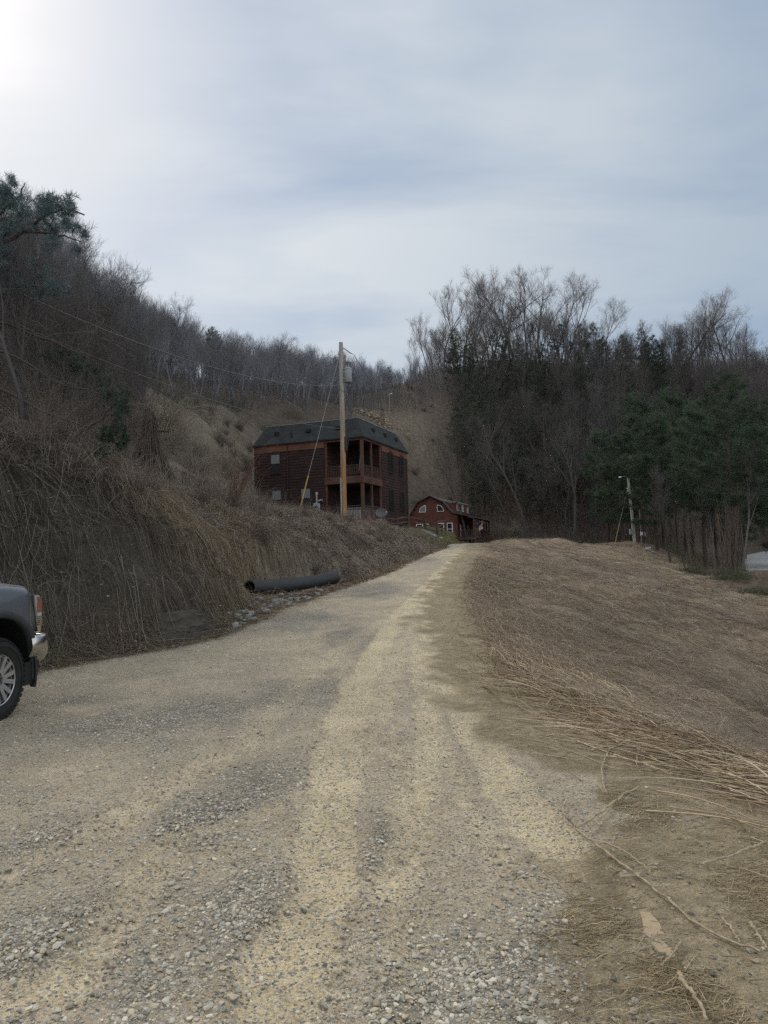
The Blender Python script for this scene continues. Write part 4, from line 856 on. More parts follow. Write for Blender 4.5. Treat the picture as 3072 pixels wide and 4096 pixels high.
def siding(mb, p0, p1, z0, z1, row=.21, seed=0, top=None):
    """wavy-edged lap siding between plan points p0 -> p1 (outside on the right hand); top(s) limits the height"""
    p0 = np.array(p0, float); p1 = np.array(p1, float); L = np.linalg.norm(p1-p0); t = (p1-p0)/L; nn = np.array([t[1], -t[0]]); n = max(3, int(L/.22)); s = np.linspace(0, L, n); q = np.random.default_rng(seed)
    z = z0
    while z < z1-.01:
        if top is not None:
            m_ = top(s) > z+.02
            if m_.sum() < 2: break
            lo, hi = s[m_].min(), s[m_].max(); ss = np.linspace(lo, hi, n)
        else: ss = s
        zt = min(z+row+.02, z1); wave = .018*np.sin(ss*q.uniform(2, 5)+q.uniform(0, 6))+q.normal(0, .008, n)
        def line(off, h): return np.stack([p0[0]+t[0]*ss+nn[0]*off, p0[1]+t[1]*ss+nn[1]*off, h], -1)
        V = np.vstack([line(.004, np.full(n, zt)), line(.045, np.full(n, z+row*.55)+wave*.3), line(.042, z+wave), line(-.01, z+.008+wave)])
        i = np.arange(n-1); mb.raw(V, np.vstack([np.stack([i+k*n, i+1+k*n, i+1+(k+1)*n, i+(k+1)*n], 1) for k in range(3)])); z += row
def window(parent, face, c, zc, wd, ht, M_fr, M_up, M_lo, arch=0, fr=.07, name='window', proud=.075):
    """face: ('x'|'y', plane value, outward sign)"""
    ax, pl, sg = face; mb = MB()
    def put(a0, a1, z0, z1, d0, d1):
        d0, d1 = sorted((pl+sg*d0, pl+sg*d1)); return (d0, d1, a0, a1, z0, z1) if ax == 'x' else (a0, a1, d0, d1, z0, z1)
    a0, a1, z0, z1 = c-wd/2, c+wd/2, zc-ht/2, zc+ht/2
    for b_ in ((a0-fr, a0, z0-fr, z1+fr), (a1, a1+fr, z0-fr, z1+fr), (a0, a1, z1, z1+fr), (a0, a1, z0-fr, z0), (a0, a1, zc-.025, zc+.025)): mb.box(*put(*b_, 0, proud))
    if arch:
        th = np.linspace(0, PI, 11); P = np.stack([c+(wd/2+fr)*np.cos(th), z1+fr+arch*np.sin(th)], -1)
        o0, o1 = sorted((pl+sg*.0, pl+sg*proud*.95)); mb.prism(P, o0, o1, 'yz' if ax == 'x' else 'xz')
    f = mb.build(name, M_fr, parent)
    MB().box(*put(a0, a1, zc+.025, z1, .03, .05)).build('upper_pane', M_up, f); MB().box(*put(a0, a1, z0, zc-.025, .03, .05)).build('lower_pane', M_lo, f); return f
def railing(parent, p, q, z, h=.95, mat=None, step=.13, name='railing', base=.1):
    mb = MB(); p = np.array([*p, 0.]); q = np.array([*q, 0.]); L = np.linalg.norm(q-p)
    mb.bar(p+[0, 0, z+h], q+[0, 0, z+h], .09, .05); mb.bar(p+[0, 0, z+base], q+[0, 0, z+base], .05, .05)
    for k in range(1, int(L/step)): e = p+(q-p)*k*step/L; mb.bar(e+[0, 0, z+base], e+[0, 0, z+h-.02], .032, .032)
    return mb.build(name, mat or M_rail, parent)

# ------------------------------------------------------------------ the big log house
HX, HY, HB = -1.44, 50.0, 4.2
house = empty('log_house', (HX, HY, HB), math.atan2(-.38, .925), 'large two storey dark log sided house with grey mansard roof and corner porches', 'house')
W_, D_, PX, PY = 8.87, 8.86, 2.96, 3.4
mb = MB(); zt = 6.0
for k, (a, b_) in enumerate([((-W_, 0), (-PX, 0)), ((0, PY), (0, D_)), ((0, D_), (-W_, D_)), ((-W_, D_), (-W_, 0)), ((-PX, 0), (-PX, PY)), ((-PX, PY), (0, PY))]): siding(mb, a, b_, -.1, zt+.2, seed=k)
wall = mb.build('wall', M_log, house)
MB().box(-W_+.03, -PX-.02, .03, D_-.03, -.6, 6.2).box(-PX-.02, -.03, PY+.03, D_-.03, -.6, 6.2).build('wall_core', M_dark, house)
mb = MB()
mb.box(-PX, .02, -.02, PY, .08, .3); mb.box(-PX+.02, 0, 0, PY, 3.02, 3.2)
mb.build('porch_floor', M_rail, house)
MB().box(-PX+.01, -.02, .02, PY, 6.0, 6.08).build('porch_ceiling', M_dark, house)
def edge_boards(z0, z1, a, nm, mt):
    mb = MB(); mb.box(-PX-.05, .06, -.06, .0, z0, z1); mb.box(.0, .06, .0, PY+.05, z0, z1); return mb.build(nm, mt, house)
edge_boards(2.92, 3.42, 0, 'porch_beam', M_post); edge_boards(-.08, .32, 0, 'porch_beam', M_post); edge_boards(5.98, 6.22, 0, 'porch_beam', M_post)
for x, y in ((-.07, .07), (-.05, 1.66), (-PX+.05, .05), (-.05, PY-.06)):
    for z0, z1 in ((.3, 2.92), (3.2, 6.0)):
        wd = .2 if (x, y) == (-.07, .07) else .13
        MB().box(x-wd/2, x+wd/2, y-wd/2, y+wd/2, z0, z1).build('porch_post', M_post, house)
for z in (.3, 3.2):
    railing(house, (-PX+.1, .04), (-.17, .04), z, 1.0); railing(house, (-.05, .17), (-.05, 1.59), z, 1.0); railing(house, (-.05, 1.73), (-.05, PY-.13), z, 1.0)
    mb = MB(); mb.box(-2.3, -.7, PY-.06, PY-.03, z, z+2.1); mb.build('porch_door', M_glass, house)
# corner boards, fascia, downpipe
mb = MB()
for x, y in ((-W_, 0), (0, D_), (-W_, D_)): mb.box(x-.07, x+.07, y-.07, y+.07, -.1, 6.0)
mb.box(-PX-.09, -PX-.0, -.055, .03, -.1, 6.0); mb.box(-.03, .055, PY, PY+.09, -.1, 6.0); mb.build('corner_board', M_log, house)
mb = MB(); mb.box(-W_-.06, -PX-.06, -.075, .0, 5.62, 6.2); mb.box(0, .075, PY+.06, D_+.06, 5.62, 6.2); mb.box(-W_-.06, W_*0, D_, D_+.075, 5.62, 6.2); mb.build('fascia_board', M_trim, house)
MB().tube([(-6.0, -.11, 6.0), (-6.05, -.12, 3.0), (-6.0, -.11, 0)], .045, 6).build('downpipe', M_log, house)
# mansard
ov, ins, z0, z1 = .16, .62, 6.2, 7.72
lo = [(-W_-ov, -ov), (ov, -ov), (ov, D_+ov), (-W_-ov, D_+ov)]; hi = [(-W_+ins, ins), (-ins, ins), (-ins, D_-ins), (-W_+ins, D_-ins)]
mb = MB(); mb.raw([(x, y, z0) for x, y in lo]+[(x, y, z1) for x, y in hi], [(i, (i+1) % 4, 4+(i+1) % 4, 4+i) for i in range(4)]+[(3, 2, 1, 0)]); roof = mb.build('roof', M_shing, house)
MB().raw([(x, y, z1-.012) for x, y in hi]+[(-W_/2, D_/2, z1+.1)], None, [(i, (i+1) % 4, 4) for i in range(4)]).build('roof_top', M_shing, roof)
mb = MB()
for i in range(4): mb.bar((*hi[i], z1+.01), (*hi[(i+1) % 4], z1+.01), .06, .035)
mb.build('roof_edge_flashing', M_metal, roof)
mb = MB()
for i in range(4): mb.bar((*lo[i], z0-.03), (*lo[(i+1) % 4], z0-.03), .05, .09)
mb.build('eave_trim', M_blackm, roof)
for x in (-7.1, -4.4, -2.0): MB().box(x-.16, x+.16, -.02+.12, .45, 6.93, 7.17).build('roof_vent', M_blackm, roof)
for y in (2.6, 4.9, 7.2): MB().box(-.45, -.1, y-.15, y+.15, 6.95, 7.2).build('roof_vent', M_blackm, roof)
MB().tube([(-5.75, .16, 6.6), (-5.75, .05, 6.72), (-5.75, .02, 7.0)], .06, 8).build('vent_pipe', M_blackm, roof)
for x, zc in ((-7.08, 4.73), (-7.0, 2.02), (-4.55, 2.02)): window(wall, ('y', -.04, -1), x, zc, .74, 1.42, M_log, M_blind, M_glass, .16)
for y in (5.25, 7.55):
    for zc in (4.88, 2.05): window(wall, ('x', .04, 1), y, zc, .72, 1.42, M_log, M_glass, M_glass, .16)
MB().box(-3.35, -3.2, -.16, -.05, 1.78, 1.9).tube([(-3.3, -.1, 1.84), (-3.45, -.28, 1.75)], .05, 6).tube([(-3.25, -.1, 1.84), (-3.1, -.28, 1.75)], .05, 6).build('wall_floodlight', M_metal, house)
for y in (.4, 1.8, 3.2, 4.9, 6.6, 8.4): MB().box(-.3, .1, y-.22, y+.22, -.75, -.09).build('foundation_pier', M_conc, house)
mb = MB()
for k in range(4): mb.box(-2.5-k*.28, -2.2-k*.28, -1.0, -.05, .12-k*.17-.05, .12-k*.17)
mb.bar((-2.2, -1.0, 0.0), (-3.4, -1.0, -.7), .05, .25); mb.build('porch_stair', M_post, house)
MB().bar((-2.2, -1.0, 1.15), (-3.4, -1.0, .45), .09, .06).bar((-2.2, -1.0, .0), (-2.2, -1.0, 1.2), .09, .09).bar((-3.4, -1.0, -.7), (-3.4, -1.0, .5), .09, .09).build('stair_rail', M_post, house)
def hw(x, y, z):            # a house point in world coordinates
    a = house.rotation_euler.z; return (HX+x*math.cos(a)-y*math.sin(a), HY+x*math.sin(a)+y*math.cos(a), HB+z)
tub = empty('hot_tub', hw(-.95, 1.5, .3), house.rotation_euler.z, 'white hot tub behind the railing of the lower porch', 'hot tub')
MB().box(-.8, .8, -.9, .9, 0, .78).build('cabinet', M_white2, tub, bevel=.06); MB().box(-.85, .85, -.95, .95, .79, .9).build('cover', M_grey, tub, bevel=.04)
sw = empty('porch_swing', hw(-1.35, 1.2, 3.72), house.rotation_euler.z, 'slatted porch swing hanging on chains behind the upper porch railing', 'swing')
mb = MB()
for k in range(5): mb.box(-.65, .65, -.25+k*.11, -.16+k*.11, 0, .025)
mb.build('seat', M_post, sw); mb = MB()
for k in range(9): mb.bar((-.6+k*.15, .3, .03), (-.6+k*.15, .4, .55), .06, .02)
mb.bar((-.65, .4, .56), (.65, .4, .56), .06, .04); mb.build('backrest', M_post, sw)
for x in (-.62, .62): MB().bar((x, -.25, .2), (x, .3, .22), .06, .04).bar((x, -.22, 0), (x, -.22, .2), .05, .05).build('armrest', M_post, sw); MB().tube([(x, -.2, .2), (x, .02, 1.2), (x, .05, 2.26)], .012, 4).tube([(x, .32, .3), (x, .05, 1.2)], .012, 4).build('chain', M_metal, sw)
# meter pedestal, dish, pole
p = at(317, 521.5, 44); z = gz(p[0], p[1])
mp_ = empty('meter_pedestal', (p[0], p[1], z), R_(-20), 'grey electric meter on a post in the weeds before the log house', 'electric meter')
MB().tube([(0, 0, -.2), (0, 0, 2.05)], .045, 8).build('conduit', M_metal, mp_); MB().box(-.2, .2, -.1, .06, .95, 1.5).build('meter_box', M_grey, mp_, bevel=.02); MB().lathe([(0, -.22), (.08, -.2), (.09, -.1)], 14, 'y', (0, 0, 1.25)).build('meter_glass', M_glass, mp_); MB().box(-.62, -.25, -.08, .08, .5, .86).build('breaker_box', M_grey, mp_, bevel=.02); MB().tube([(0, 0, 2.0), (0, 0, 2.2)], .08, 8).build('cap', M_metal, mp_)
p = at(381.3, 527, 47.5); z = gz(p[0], p[1])
dish = empty('satellite_dish', (p[0], p[1], z), R_(25), 'round grey satellite dish on a post between log house porch and rail fence', 'satellite dish')
MB().tube([(0, 0, -.2), (0, 0, 1.25)], .035, 8).build('mast', M_metal, dish)
prof = [(r_, .28*(r_/.36)**2*.36-.02) for r_ in np.linspace(.01, .36, 8)]; d_ = MB().lathe(prof+[(.37, .085), (.36, .1)], 28, 'y', (0, 0, 0)).build('reflector', M_dish, dish, True); d_.scale = (1.15, -1, .9); d_.location = (0, -.08, 1.2); d_.rotation_euler = (R_(-20), 0, R_(-25))
MB().bar((0, -.1, 1.12), (.12, -.5, 1.25), .03, .03).box(.08, .17, -.58, -.46, 1.2, 1.3).build('feed_arm', M_metal, dish)
# ------------------------------------------------------------------ utility pole, wires
M_pole = simple('weathered_pole_wood', (.33, .205, .12), .9, .45, 3, bumpy=.006, stretch=(7, 7, .35))
def pole_mat():
    m, nt, b, _ = newmat('pole_wood'); v = coords(nt, 'Object', (9, 9, .4)); n1 = noise(nt, v, 2.2, 6, .7); s_ = nt.nodes.new('ShaderNodeSeparateXYZ'); L_(nt, coords(nt), s_.inputs[0])
    lowc = ramp(nt, n1, [(.3, (.13, .065, .03)), (.5, (.33, .18, .085)), (.75, (.5, .33, .19))]); hic = ramp(nt, n1, [(.3, (.22, .2, .175)), (.5, (.33, .3, .265)), (.75, (.42, .39, .35))])
    mr = N_(nt, 'ShaderNodeMapRange', i_1=3.0, i_2=7.5); L_(nt, s_.outputs[2], mr.inputs[0]); L_(nt, mixc(nt, mr.outputs[0], lowc, hic), b.inputs['Base Color']); b.inputs['Roughness'].default_value = .9; b.inputs['Specular IOR Level'].default_value = .2; bump(nt, b, n1, .6, .01); return m
p = at(344.3, 524.5, 39); PXY = p; z = gz(p[0], p[1]); pole = empty('utility_pole', (p[0], p[1], z), 0, 'tall wooden utility pole with grey transformer in front of the log house', 'utility pole')
ztop = at(342, 342.5, 39)[2]-z
MB().tube([(0, 0, -.4), (0, 0, 3), (.01, 0, 6), (0, 0, ztop)], [.165, .15, .135, .11], 16).build('pole', pole_mat(), pole, True)
tz = at(352, 375.5, 39)[2]-z
tf = MB().lathe([(0, .44), (.12, .43), (.2, .41), (.225, .36), (.225, -.38), (.2, -.41), (0, -.41)], 20, 'z', (.37, -.06, tz)).build('transformer', M_grey, pole, True)
MB().lathe([(.235, .3), (.24, .33), (.235, .36)], 20, 'z', (.37, -.06, tz)).build('lid_band', M_metal, tf)
MB().tube([(.4, -.06, tz+.43), (.42, -.06, tz+.6)], [.04, .025], 8).tube([(.28, -.06, tz+.43), (.27, -.06, tz+.56)], [.04, .025], 8).build('bushing', M_conc, tf)
mb = MB(); q = np.random.default_rng(5)
for k in range(5):
    x0 = .55+q.uniform(-.05, .1); mb.tube([(x0, -.08, tz+.1), (x0+.18, -.1, tz-.25), (x0+.12+q.uniform(-.1, .2), -.12, tz-1.0), (x0+q.uniform(-.25, .2), -.12, tz-1.8-q.uniform(0, .8)), (.2, -.12, tz-2.6-.5*k)], .011, 4)
mb.tube([(-.13, -.1, tz-.75), (.1, -.2, tz-.95), (.5, -.15, tz-.85), (.62, -.1, tz-.3)], .012, 4); mb.build('drop_wire', M_blackm, pole)
MB().box(.11, .3, -.06, .1, tz-.2, tz-.1).box(.11, .3, -.06, .1, tz+.15, tz+.25).box(-.16, .0, -.08, .08, tz+1.2, tz+1.34).build('bracket', M_metal, pole)
MB().tube([(-.14, -.16, -.2), (-.14, -.16, 2.6)], .04, 8).build('conduit', M_metal, pole); MB().box(.1, .26, -.14, .1, 4.1, 4.9).build('cable_box', M_blackm, pole, bevel=.02)
MB().tube([(.12, 0, ztop-.3), (.5, .15, ztop-.55), (.66, .2, ztop-.64)], [.03, .035, .02], 6).tube([(.7, .2, ztop-.64), (.86, .25, ztop-.95), (.78, .3, ztop-1.05)], .014, 5).build('insulator', M_conc, pole)
def wire(name, a, b_, sag, label, r=.014, K=40):
    a = np.array(a, float); b_ = np.array(b_, float); s = np.linspace(0, 1, K)[:, None]; P = a+(b_-a)*s; P[:, 2] -= 4*sag*(s[:, 0]*(1-s[:, 0])); o = MB().tube(P, r, 5).build(name, M_wire); return tag(o, label, 'wire')
pt = lambda h: np.array([PXY[0]-.12, PXY[1], z+h])
wire('power_cable', pt(at(342, 385.5, 39)[2]-z), at(-60, 255, 17), .95, 'thick twisted power cable sagging from the utility pole to the upper left', .021)
wire('telephone_cable', pt(at(342, 428.5, 39)[2]-z), at(-60, 290, 16), .62, 'thin lower telephone cable running from the utility pole to the left', .013)
wire('primary_wire', np.array([PXY[0]+.7, PXY[1]+.2, z+ztop-.62]), at(389.6, 394, 135)+np.array([0, 0, .0]), 1.1, 'thin wire leading from the pole top to the far hill', .012)
p2 = at(297, 516, 38); p2[2] = gz(p2[0], p2[1]); a_ = pt(at(342, 357, 39)[2]-z)
guy = empty('guy_wire', tuple(p2), 0, 'slanting guy wire with yellow guard anchoring the utility pole', 'guy wire')
d_ = a_-p2; MB().tube([d_*.24, d_], .013, 5).build('cable', M_metal, guy); MB().tube([(0, 0, -.1), d_*.26], .035, 8).build('guard', M_yel, guy)
p = at(389.6, 411, 135); z3 = gz(p[0], p[1]); fp = empty('lamp_pole', (p[0], p[1], z3), 0, 'tiny distant lamp pole beside the spoil heap between the hills', 'lamp pole')
hh = at(389.6, 394, 135)[2]-z3; MB().tube([(0, 0, -.3), (0, 0, hh)], .07, 6).build('pole', M_pole, fp); MB().tube([(0, 0, hh-.1), (.35, -.1, hh+.05)], .05, 6).lathe([(0, .1), (.14, .06), (.16, -.06), (0, -.1)], 10, 'z', (.45, -.1, hh+.05)).build('lamp_head', M_white, fp)
# leaning lamp pole on the right bank
p = at(635, 545, 70); z2 = gz(p[0], p[1]); lp = empty('lamp_pole', (p[0], p[1], z2), 0, 'grey leaning lamp pole with bracket arm on the crest of the right bank', 'lamp pole')
hp = 6.35; tx = -.38
MB().tube([(0, 0, -.4), (tx*.5, 0, hp/2), (tx, 0, hp)], [.16, .14, .115], 10).build('pole', simple('silvered_pole_wood', (.46, .43, .39), .9, .3, 3, stretch=(6, 6, .4)), lp, True)
MB().tube([(tx, -.1, hp-.35), (tx-.1, -.12, hp+.05), (tx-.35, -.15, hp+.16), (tx-.75, -.2, hp+.1)], .03, 6).build('lamp_arm', M_metal, lp)
MB().lathe([(0, .1), (.08, .08), (.15, 0), (.14, -.04), (0, -.06)], 12, 'z', (tx-.85, -.2, hp+.06)).build('lamp_head', M_white, lp, True)
for h_ in (5.3, 5.05, 4.8): MB().tube([(tx*h_/hp-.12, -.06, h_), (tx*h_/hp-.26, -.12, h_+.02)], .05, 6).build('insulator', M_white, lp)
MB().box(-.5, -.14, -.2, .05, .75, 1.3).build('meter_box', M_grey, lp, bevel=.02); MB().tube([(-.16, -.15, 1.3), (-.2, -.15, 1.9)], .03, 6).build('conduit', M_metal, lp)
pb = at(613.7, 541, 69); pb[2] = gz(pb[0], pb[1]); gw = empty('guy_wire', tuple(pb), 0, 'thin guy wire with pale yellow guard left of the leaning lamp pole', 'guy wire'); d_ = np.array([p[0]+tx, p[1], z2+hp-.7])-pb
MB().tube([d_*.34, d_], .014, 5).build('cable', M_metal, gw); MB().tube([(0, 0, -.1), d_*.36], .035, 6).build('guard', simple('pale_yellow_guard', (.36, .28, .14), .6), gw)
pa = at(641.5, 543, 70); o_ = empty('meter_post', (pa[0], pa[1], gz(pa[0], pa[1])), 0, 'thin grey meter post just right of the leaning lamp pole', 'post'); MB().tube([(0, 0, -.3), (-.05, 0, 3.4)], .05, 8).build('post', M_metal, o_); MB().box(-.1, .12, -.16, -.05, .8, 1.15).build('meter_box', M_white, o_)
pa = at(644.2, 542, 71); o_ = empty('timber_post', (pa[0], pa[1], gz(pa[0], pa[1])), 0, 'dark timber post right of the thin grey meter post', 'post'); MB().tube([(0, 0, -.3), (-.05, 0, 3.6)], [.12, .1], 8).build('post', M_rail, o_); MB().box(-.05, .14, -.24, -.11, .75, 1.15).build('switch_box', M_grey, o_)
# ------------------------------------------------------------------ barn-shaped cabin
BX, BY, BZ = 9.85, 95.0, 3.6
barn = empty('barn_cabin', (BX, BY, BZ), math.atan2(-.34, .94), 'small red barn shaped cabin with gambrel roof, white framed windows and side porch', 'house')
prof = [(-6.95, 3.45), (-5.54, 5.64), (-3.73, 6.5), (-1.88, 5.6), (-.64, 4.1), (4.0, 2.9)]; px_ = np.array([a for a, b_ in prof]); pz_ = np.array([b_ for a, b_ in prof])
LB = 9.0; mb = MB()
siding(mb, (-6.83, 0), (0, 0), -.4, 6.4, .2, 50, lambda s: np.interp(s-6.83, px_, pz_)-.12); siding(mb, (0, 0), (0, LB), -.4, 3.8, .2, 51); siding(mb, (-6.83, LB), (-6.83, 0), -.4, 3.3, .2, 52)
bw = mb.build('wall', M_log2, barn)
MB().prism([(-6.8, -.5), (-.03, -.5), (-.03, 3.75), (-.7, 4.0), (-1.9, 5.5), (-3.73, 6.38), (-5.5, 5.5), (-6.8, 3.4)], .03, LB-.03).build('wall_core', M_dark, barn)
M_barnroof = simple('dark_shingle_roof', (.075, .07, .066), .9, .3, 2)
mb = MB(); th = .14
for (a, b_) in zip(prof[:-1], prof[1:]):
    y1_ = -.35
    V = [(a[0], y1_, a[1]), (b_[0], y1_, b_[1]), (b_[0], LB+.3, b_[1]), (a[0], LB+.3, a[1])]; V += [(x, y, z_+th) for x, y, z_ in V]
    mb.raw(V, [(3, 2, 1, 0), (4, 5, 6, 7), (0, 1, 5, 4), (2, 3, 7, 6), (1, 2, 6, 5), (3, 0, 4, 7)])
br_ = mb.build('roof', M_barnroof, barn)
mb = MB()
for a, b_ in zip(prof[:-1], prof[1:]): mb.bar((a[0], -.37, a[1]+.02), (b_[0], -.37, b_[1]+.02), .05, .2, (0, 1, 0))
mb.build('barge_board', M_rail, br_)
M_tin = simple('ribbed_tin_roof', (.33, .33, .34), .45, .15, 3, metal=.3, stretch=(1, 8, 1))
for y in (1.4, 4.4, 7.4):
    dm = MB().box(-1.7, -.35, y-.55, y+.55, 4.2, 5.55).build('dormer', M_log2, br_)
    MB().raw([(-2.1, y-.75, 5.93), (.05, y-.75, 5.55), (.05, y+.75, 5.55), (-2.1, y+.75, 5.93), (-2.1, y-.75, 6.0), (.05, y-.75, 5.62), (.05, y+.75, 5.62), (-2.1, y+.75, 6.0)], [(3, 2, 1, 0), (4, 5, 6, 7), (0, 1, 5, 4), (2, 3, 7, 6), (1, 2, 6, 5), (3, 0, 4, 7)]).build('dormer_roof', M_tin, dm)
    window(br_, ('x', -.35, 1), y, 4.95, .6, .85, M_white, M_glass, M_glass)
def quarter(xc, zc, r, sgn, nm='window'):
    th_ = np.linspace(0, PI/2, 9); out = [(xc, zc)]+[(xc+sgn*r*math.cos(t), zc+r*math.sin(t)) for t in th_]; ri = r-.085; inn = [(xc+sgn*.06, zc+.06)]+[(xc+sgn*(.06+(ri-.06)*math.cos(t)), zc+.06+(ri-.06)*math.sin(t)) for t in th_]
    n_ = len(out); V = [(x, -.1, z_) for x, z_ in out]+[(x, -.1, z_) for x, z_ in inn]+[(x, -.03, z_) for x, z_ in out]
    f = MB().raw(V, [(i, (i+1) % n_, n_+(i+1) % n_, n_+i) for i in range(n_)]+[(i, 2*n_+i, 2*n_+(i+1) % n_, (i+1) % n_) for i in range(n_)]).build(nm, M_white, bw)
    return MB().prism(inn, -.085, -.05).build('pane', M_blind if sgn < 0 else M_glass, f)
quarter(-4.4, 4.36, .95, -1); quarter(-2.8, 4.36, .95, 1)
for xc, wd in ((-5.35, .72), (-4.5, .72), (-2.35, .72), (-1.1, .62)): window(bw, ('y', -.04, -1), xc, 1.95, wd, 1.5, M_white, M_glass, M_glass, 0, .09)
window(bw, ('x', .04, 1), 1.4, 1.75, .5, 1.4, M_white, M_glass, M_glass, 0, .09); window(bw, ('x', .04, 1), 5.8, 1.75, .9, 1.4, M_white, M_glass, M_glass, 0, .09); MB().box(.03, .09, 3.0, 3.9, .8, 2.75).build('door', M_glass, bw)
MB().box(.02, 2.5, .0, LB, .62, .8).box(.02, 2.5, -.05, .0, .45, .8).build('porch_floor', M_rail, barn)
for y in np.linspace(.1, LB-.1, 6):
    MB().box(2.3, 2.44, y-.07, y+.07, .8, 3.25).build('porch_post', M_post, barn); MB().box(2.28, 2.46, y-.09, y+.09, -1.0, .62).build('porch_pier', M_rail, barn)
MB().box(2.28, 2.46, .0, LB, 3.15, 3.32).build('porch_beam', M_post, barn)
railing(barn, (.1, .05), (2.3, .05), .8, .95); railing(barn, (2.37, 3.7), (2.37, LB-.1), .8, .95)
mb = MB()
for k in range(8): mb.box(2.5+k*.28, 2.8+k*.28, 1.9, 3.5, .68-k*.17-.05, .68-k*.17)
mb.build('porch_stair', M_rail, barn)
for y in (1.9, 3.5):
    mb = MB().bar((2.45, y, 1.75), (4.8, y, .35), .08, .06).bar((2.45, y, .55), (4.8, y, -.85), .05, .25)
    for k in range(1, 9): e = 2.45+k*.27; mb.bar((e, y, .6-(k*.27)*.596), (e, y, 1.72-(k*.27)*.596), .035, .035)
    mb.build('stair_rail', M_rail, barn)
def bwp(x, y, z_): a = barn.rotation_euler.z; return (BX+x*math.cos(a)-y*math.sin(a), BY+x*math.sin(a)+y*math.cos(a), BZ+z_)
fl = empty('flag', bwp(2.45, .6, 2.55), barn.rotation_euler.z, 'small striped flag hanging from a porch post of the barn shaped cabin', 'flag')
MB().tube([(0, 0, 0), (1.0, -.1, .55)], .02, 6).build('flagpole', M_white, fl)
def flag_mat():
    m, nt, b, _ = newmat('striped_flag'); u = N_(nt, 'ShaderNodeAttribute', attribute_name='stripe'); k = N_(nt, 'ShaderNodeMath', operation='MODULO', i_1=2.0); L_(nt, u.outputs['Fac'], k.inputs[0]); g = N_(nt, 'ShaderNodeMath', operation='GREATER_THAN', i_1=1.0); L_(nt, k.outputs[0], g.inputs[0])
    c = mixc(nt, g.outputs[0], (.45, .05, .06), (.8, .8, .78)); a = N_(nt, 'ShaderNodeAttribute', attribute_name='canton'); L_(nt, mixc(nt, a.outputs['Fac'], c, (.03, .05, .16)), b.inputs['Base Color']); b.inputs['Roughness'].default_value = .8; return m
nu, nv = 27, 12; U, Vv = np.meshgrid(np.linspace(0, 1, nu), np.linspace(0, 1, nv)); fxp = .22+.62*U+.10*np.sin(Vv*7)*U; fzp = .12+.34*U-1.15*Vv*(1-.08*U); fyp = -.05+.05*np.sin(U*14+Vv*3)
k_ = (np.arange(nv-1)[:, None]*nu+np.arange(nu-1)).ravel(); me = np_mesh('cloth', np.stack([fxp, fyp, fzp], -1).reshape(-1, 3), np.stack([k_, k_+1, k_+nu+1, k_+nu], 1)); add_attr(me, 'stripe', (U*13).ravel()); add_attr(me, 'canton', ((U < .52) & (Vv < .4)).astype(float).ravel()); link('cloth', me, flag_mat(), fl)
# ------------------------------------------------------------------ split rail fence along the bench
FP_ = [at(u, v, Y) for u, v, Y in [(352, 527, 45.6), (366, 527.5, 46.4), (381, 528, 48), (397.3, 531.6, 51), (408.5, 531, 53.5), (425.2, 529.5, 57.2), (437, 530.5, 59.8), (446, 531.2, 62)]]
fence = empty('rail_fence', tuple(FP_[0]), 0, 'dark red split rail fence between the log house and the track', 'fence')
fo = FP_[0]
for i, q_ in enumerate(FP_): zz0 = gz(q_[0], q_[1])-fo[2]; MB().tube([(q_[0]-fo[0], q_[1]-fo[1], zz0-.3), (q_[0]-fo[0]+.02, q_[1]-fo[1], zz0+1.22)], [.10, .085], 7).build('post', M_rail, fence)
for a, b_ in zip(FP_[:-1], FP_[1:]):
    za, zb = gz(a[0], a[1])-fo[2], gz(b_[0], b_[1])-fo[2]
    for h_ in (.35, .68, 1.02): MB().tube([(a[0]-fo[0], a[1]-fo[1], za+h_), ((a[0]+b_[0])/2-fo[0], (a[1]+b_[1])/2-fo[1], (za+zb)/2+h_+random.uniform(-.05, .04)), (b_[0]-fo[0], b_[1]-fo[1], zb+h_+random.uniform(-.06, .06))], [.05, .06, .05], 6).build('rail', M_rail, fence)
# ------------------------------------------------------------------ culvert pipe
a_, b_ = PIPE_A+np.array([0, 0, .09]), PIPE_B+np.array([0, 0, .06])
cu = empty('culvert_pipe', tuple(a_), 0, 'long black corrugated plastic culvert pipe lying beside the gravel track', 'pipe')
dv_ = b_-a_; K = 330; s = np.linspace(0, 1, K)[:, None]; P = dv_*s+np.array([0, 0, -.07])*4*s*(1-s)
M_pipe = simple('black_corrugated_plastic', (.022, .023, .025), .5, .35, 1.5, spec=.45)
MB().tube(P, .185+.017*np.clip(2.2*np.sin(np.arange(K)/6*2*PI), -1, 1), 24, False).build('corrugated_wall', M_pipe, cu, False)
MB().tube(P[::6], .163, 24, False).build('inner_wall', M_blackm, cu, True)
t_ = dv_/np.linalg.norm(dv_)
for q_, nm in ((P[0], 0), (P[-1], 1)):
    V, Q = tubes(np.array([[q_, q_+t_*.004]]), np.array([[.163, .163]]), 24); V2, _ = tubes(np.array([[q_, q_+t_*.004]]), np.array([[.2, .2]]), 24)
    MB().raw(np.vstack([V[:24], V2[:24]]), [(i, (i+1) % 24, 24+(i+1) % 24, 24+i) for i in range(24)]).build('rim', simple('torn_pipe_rim', (.10, .095, .085), .7, .5, 9), cu)
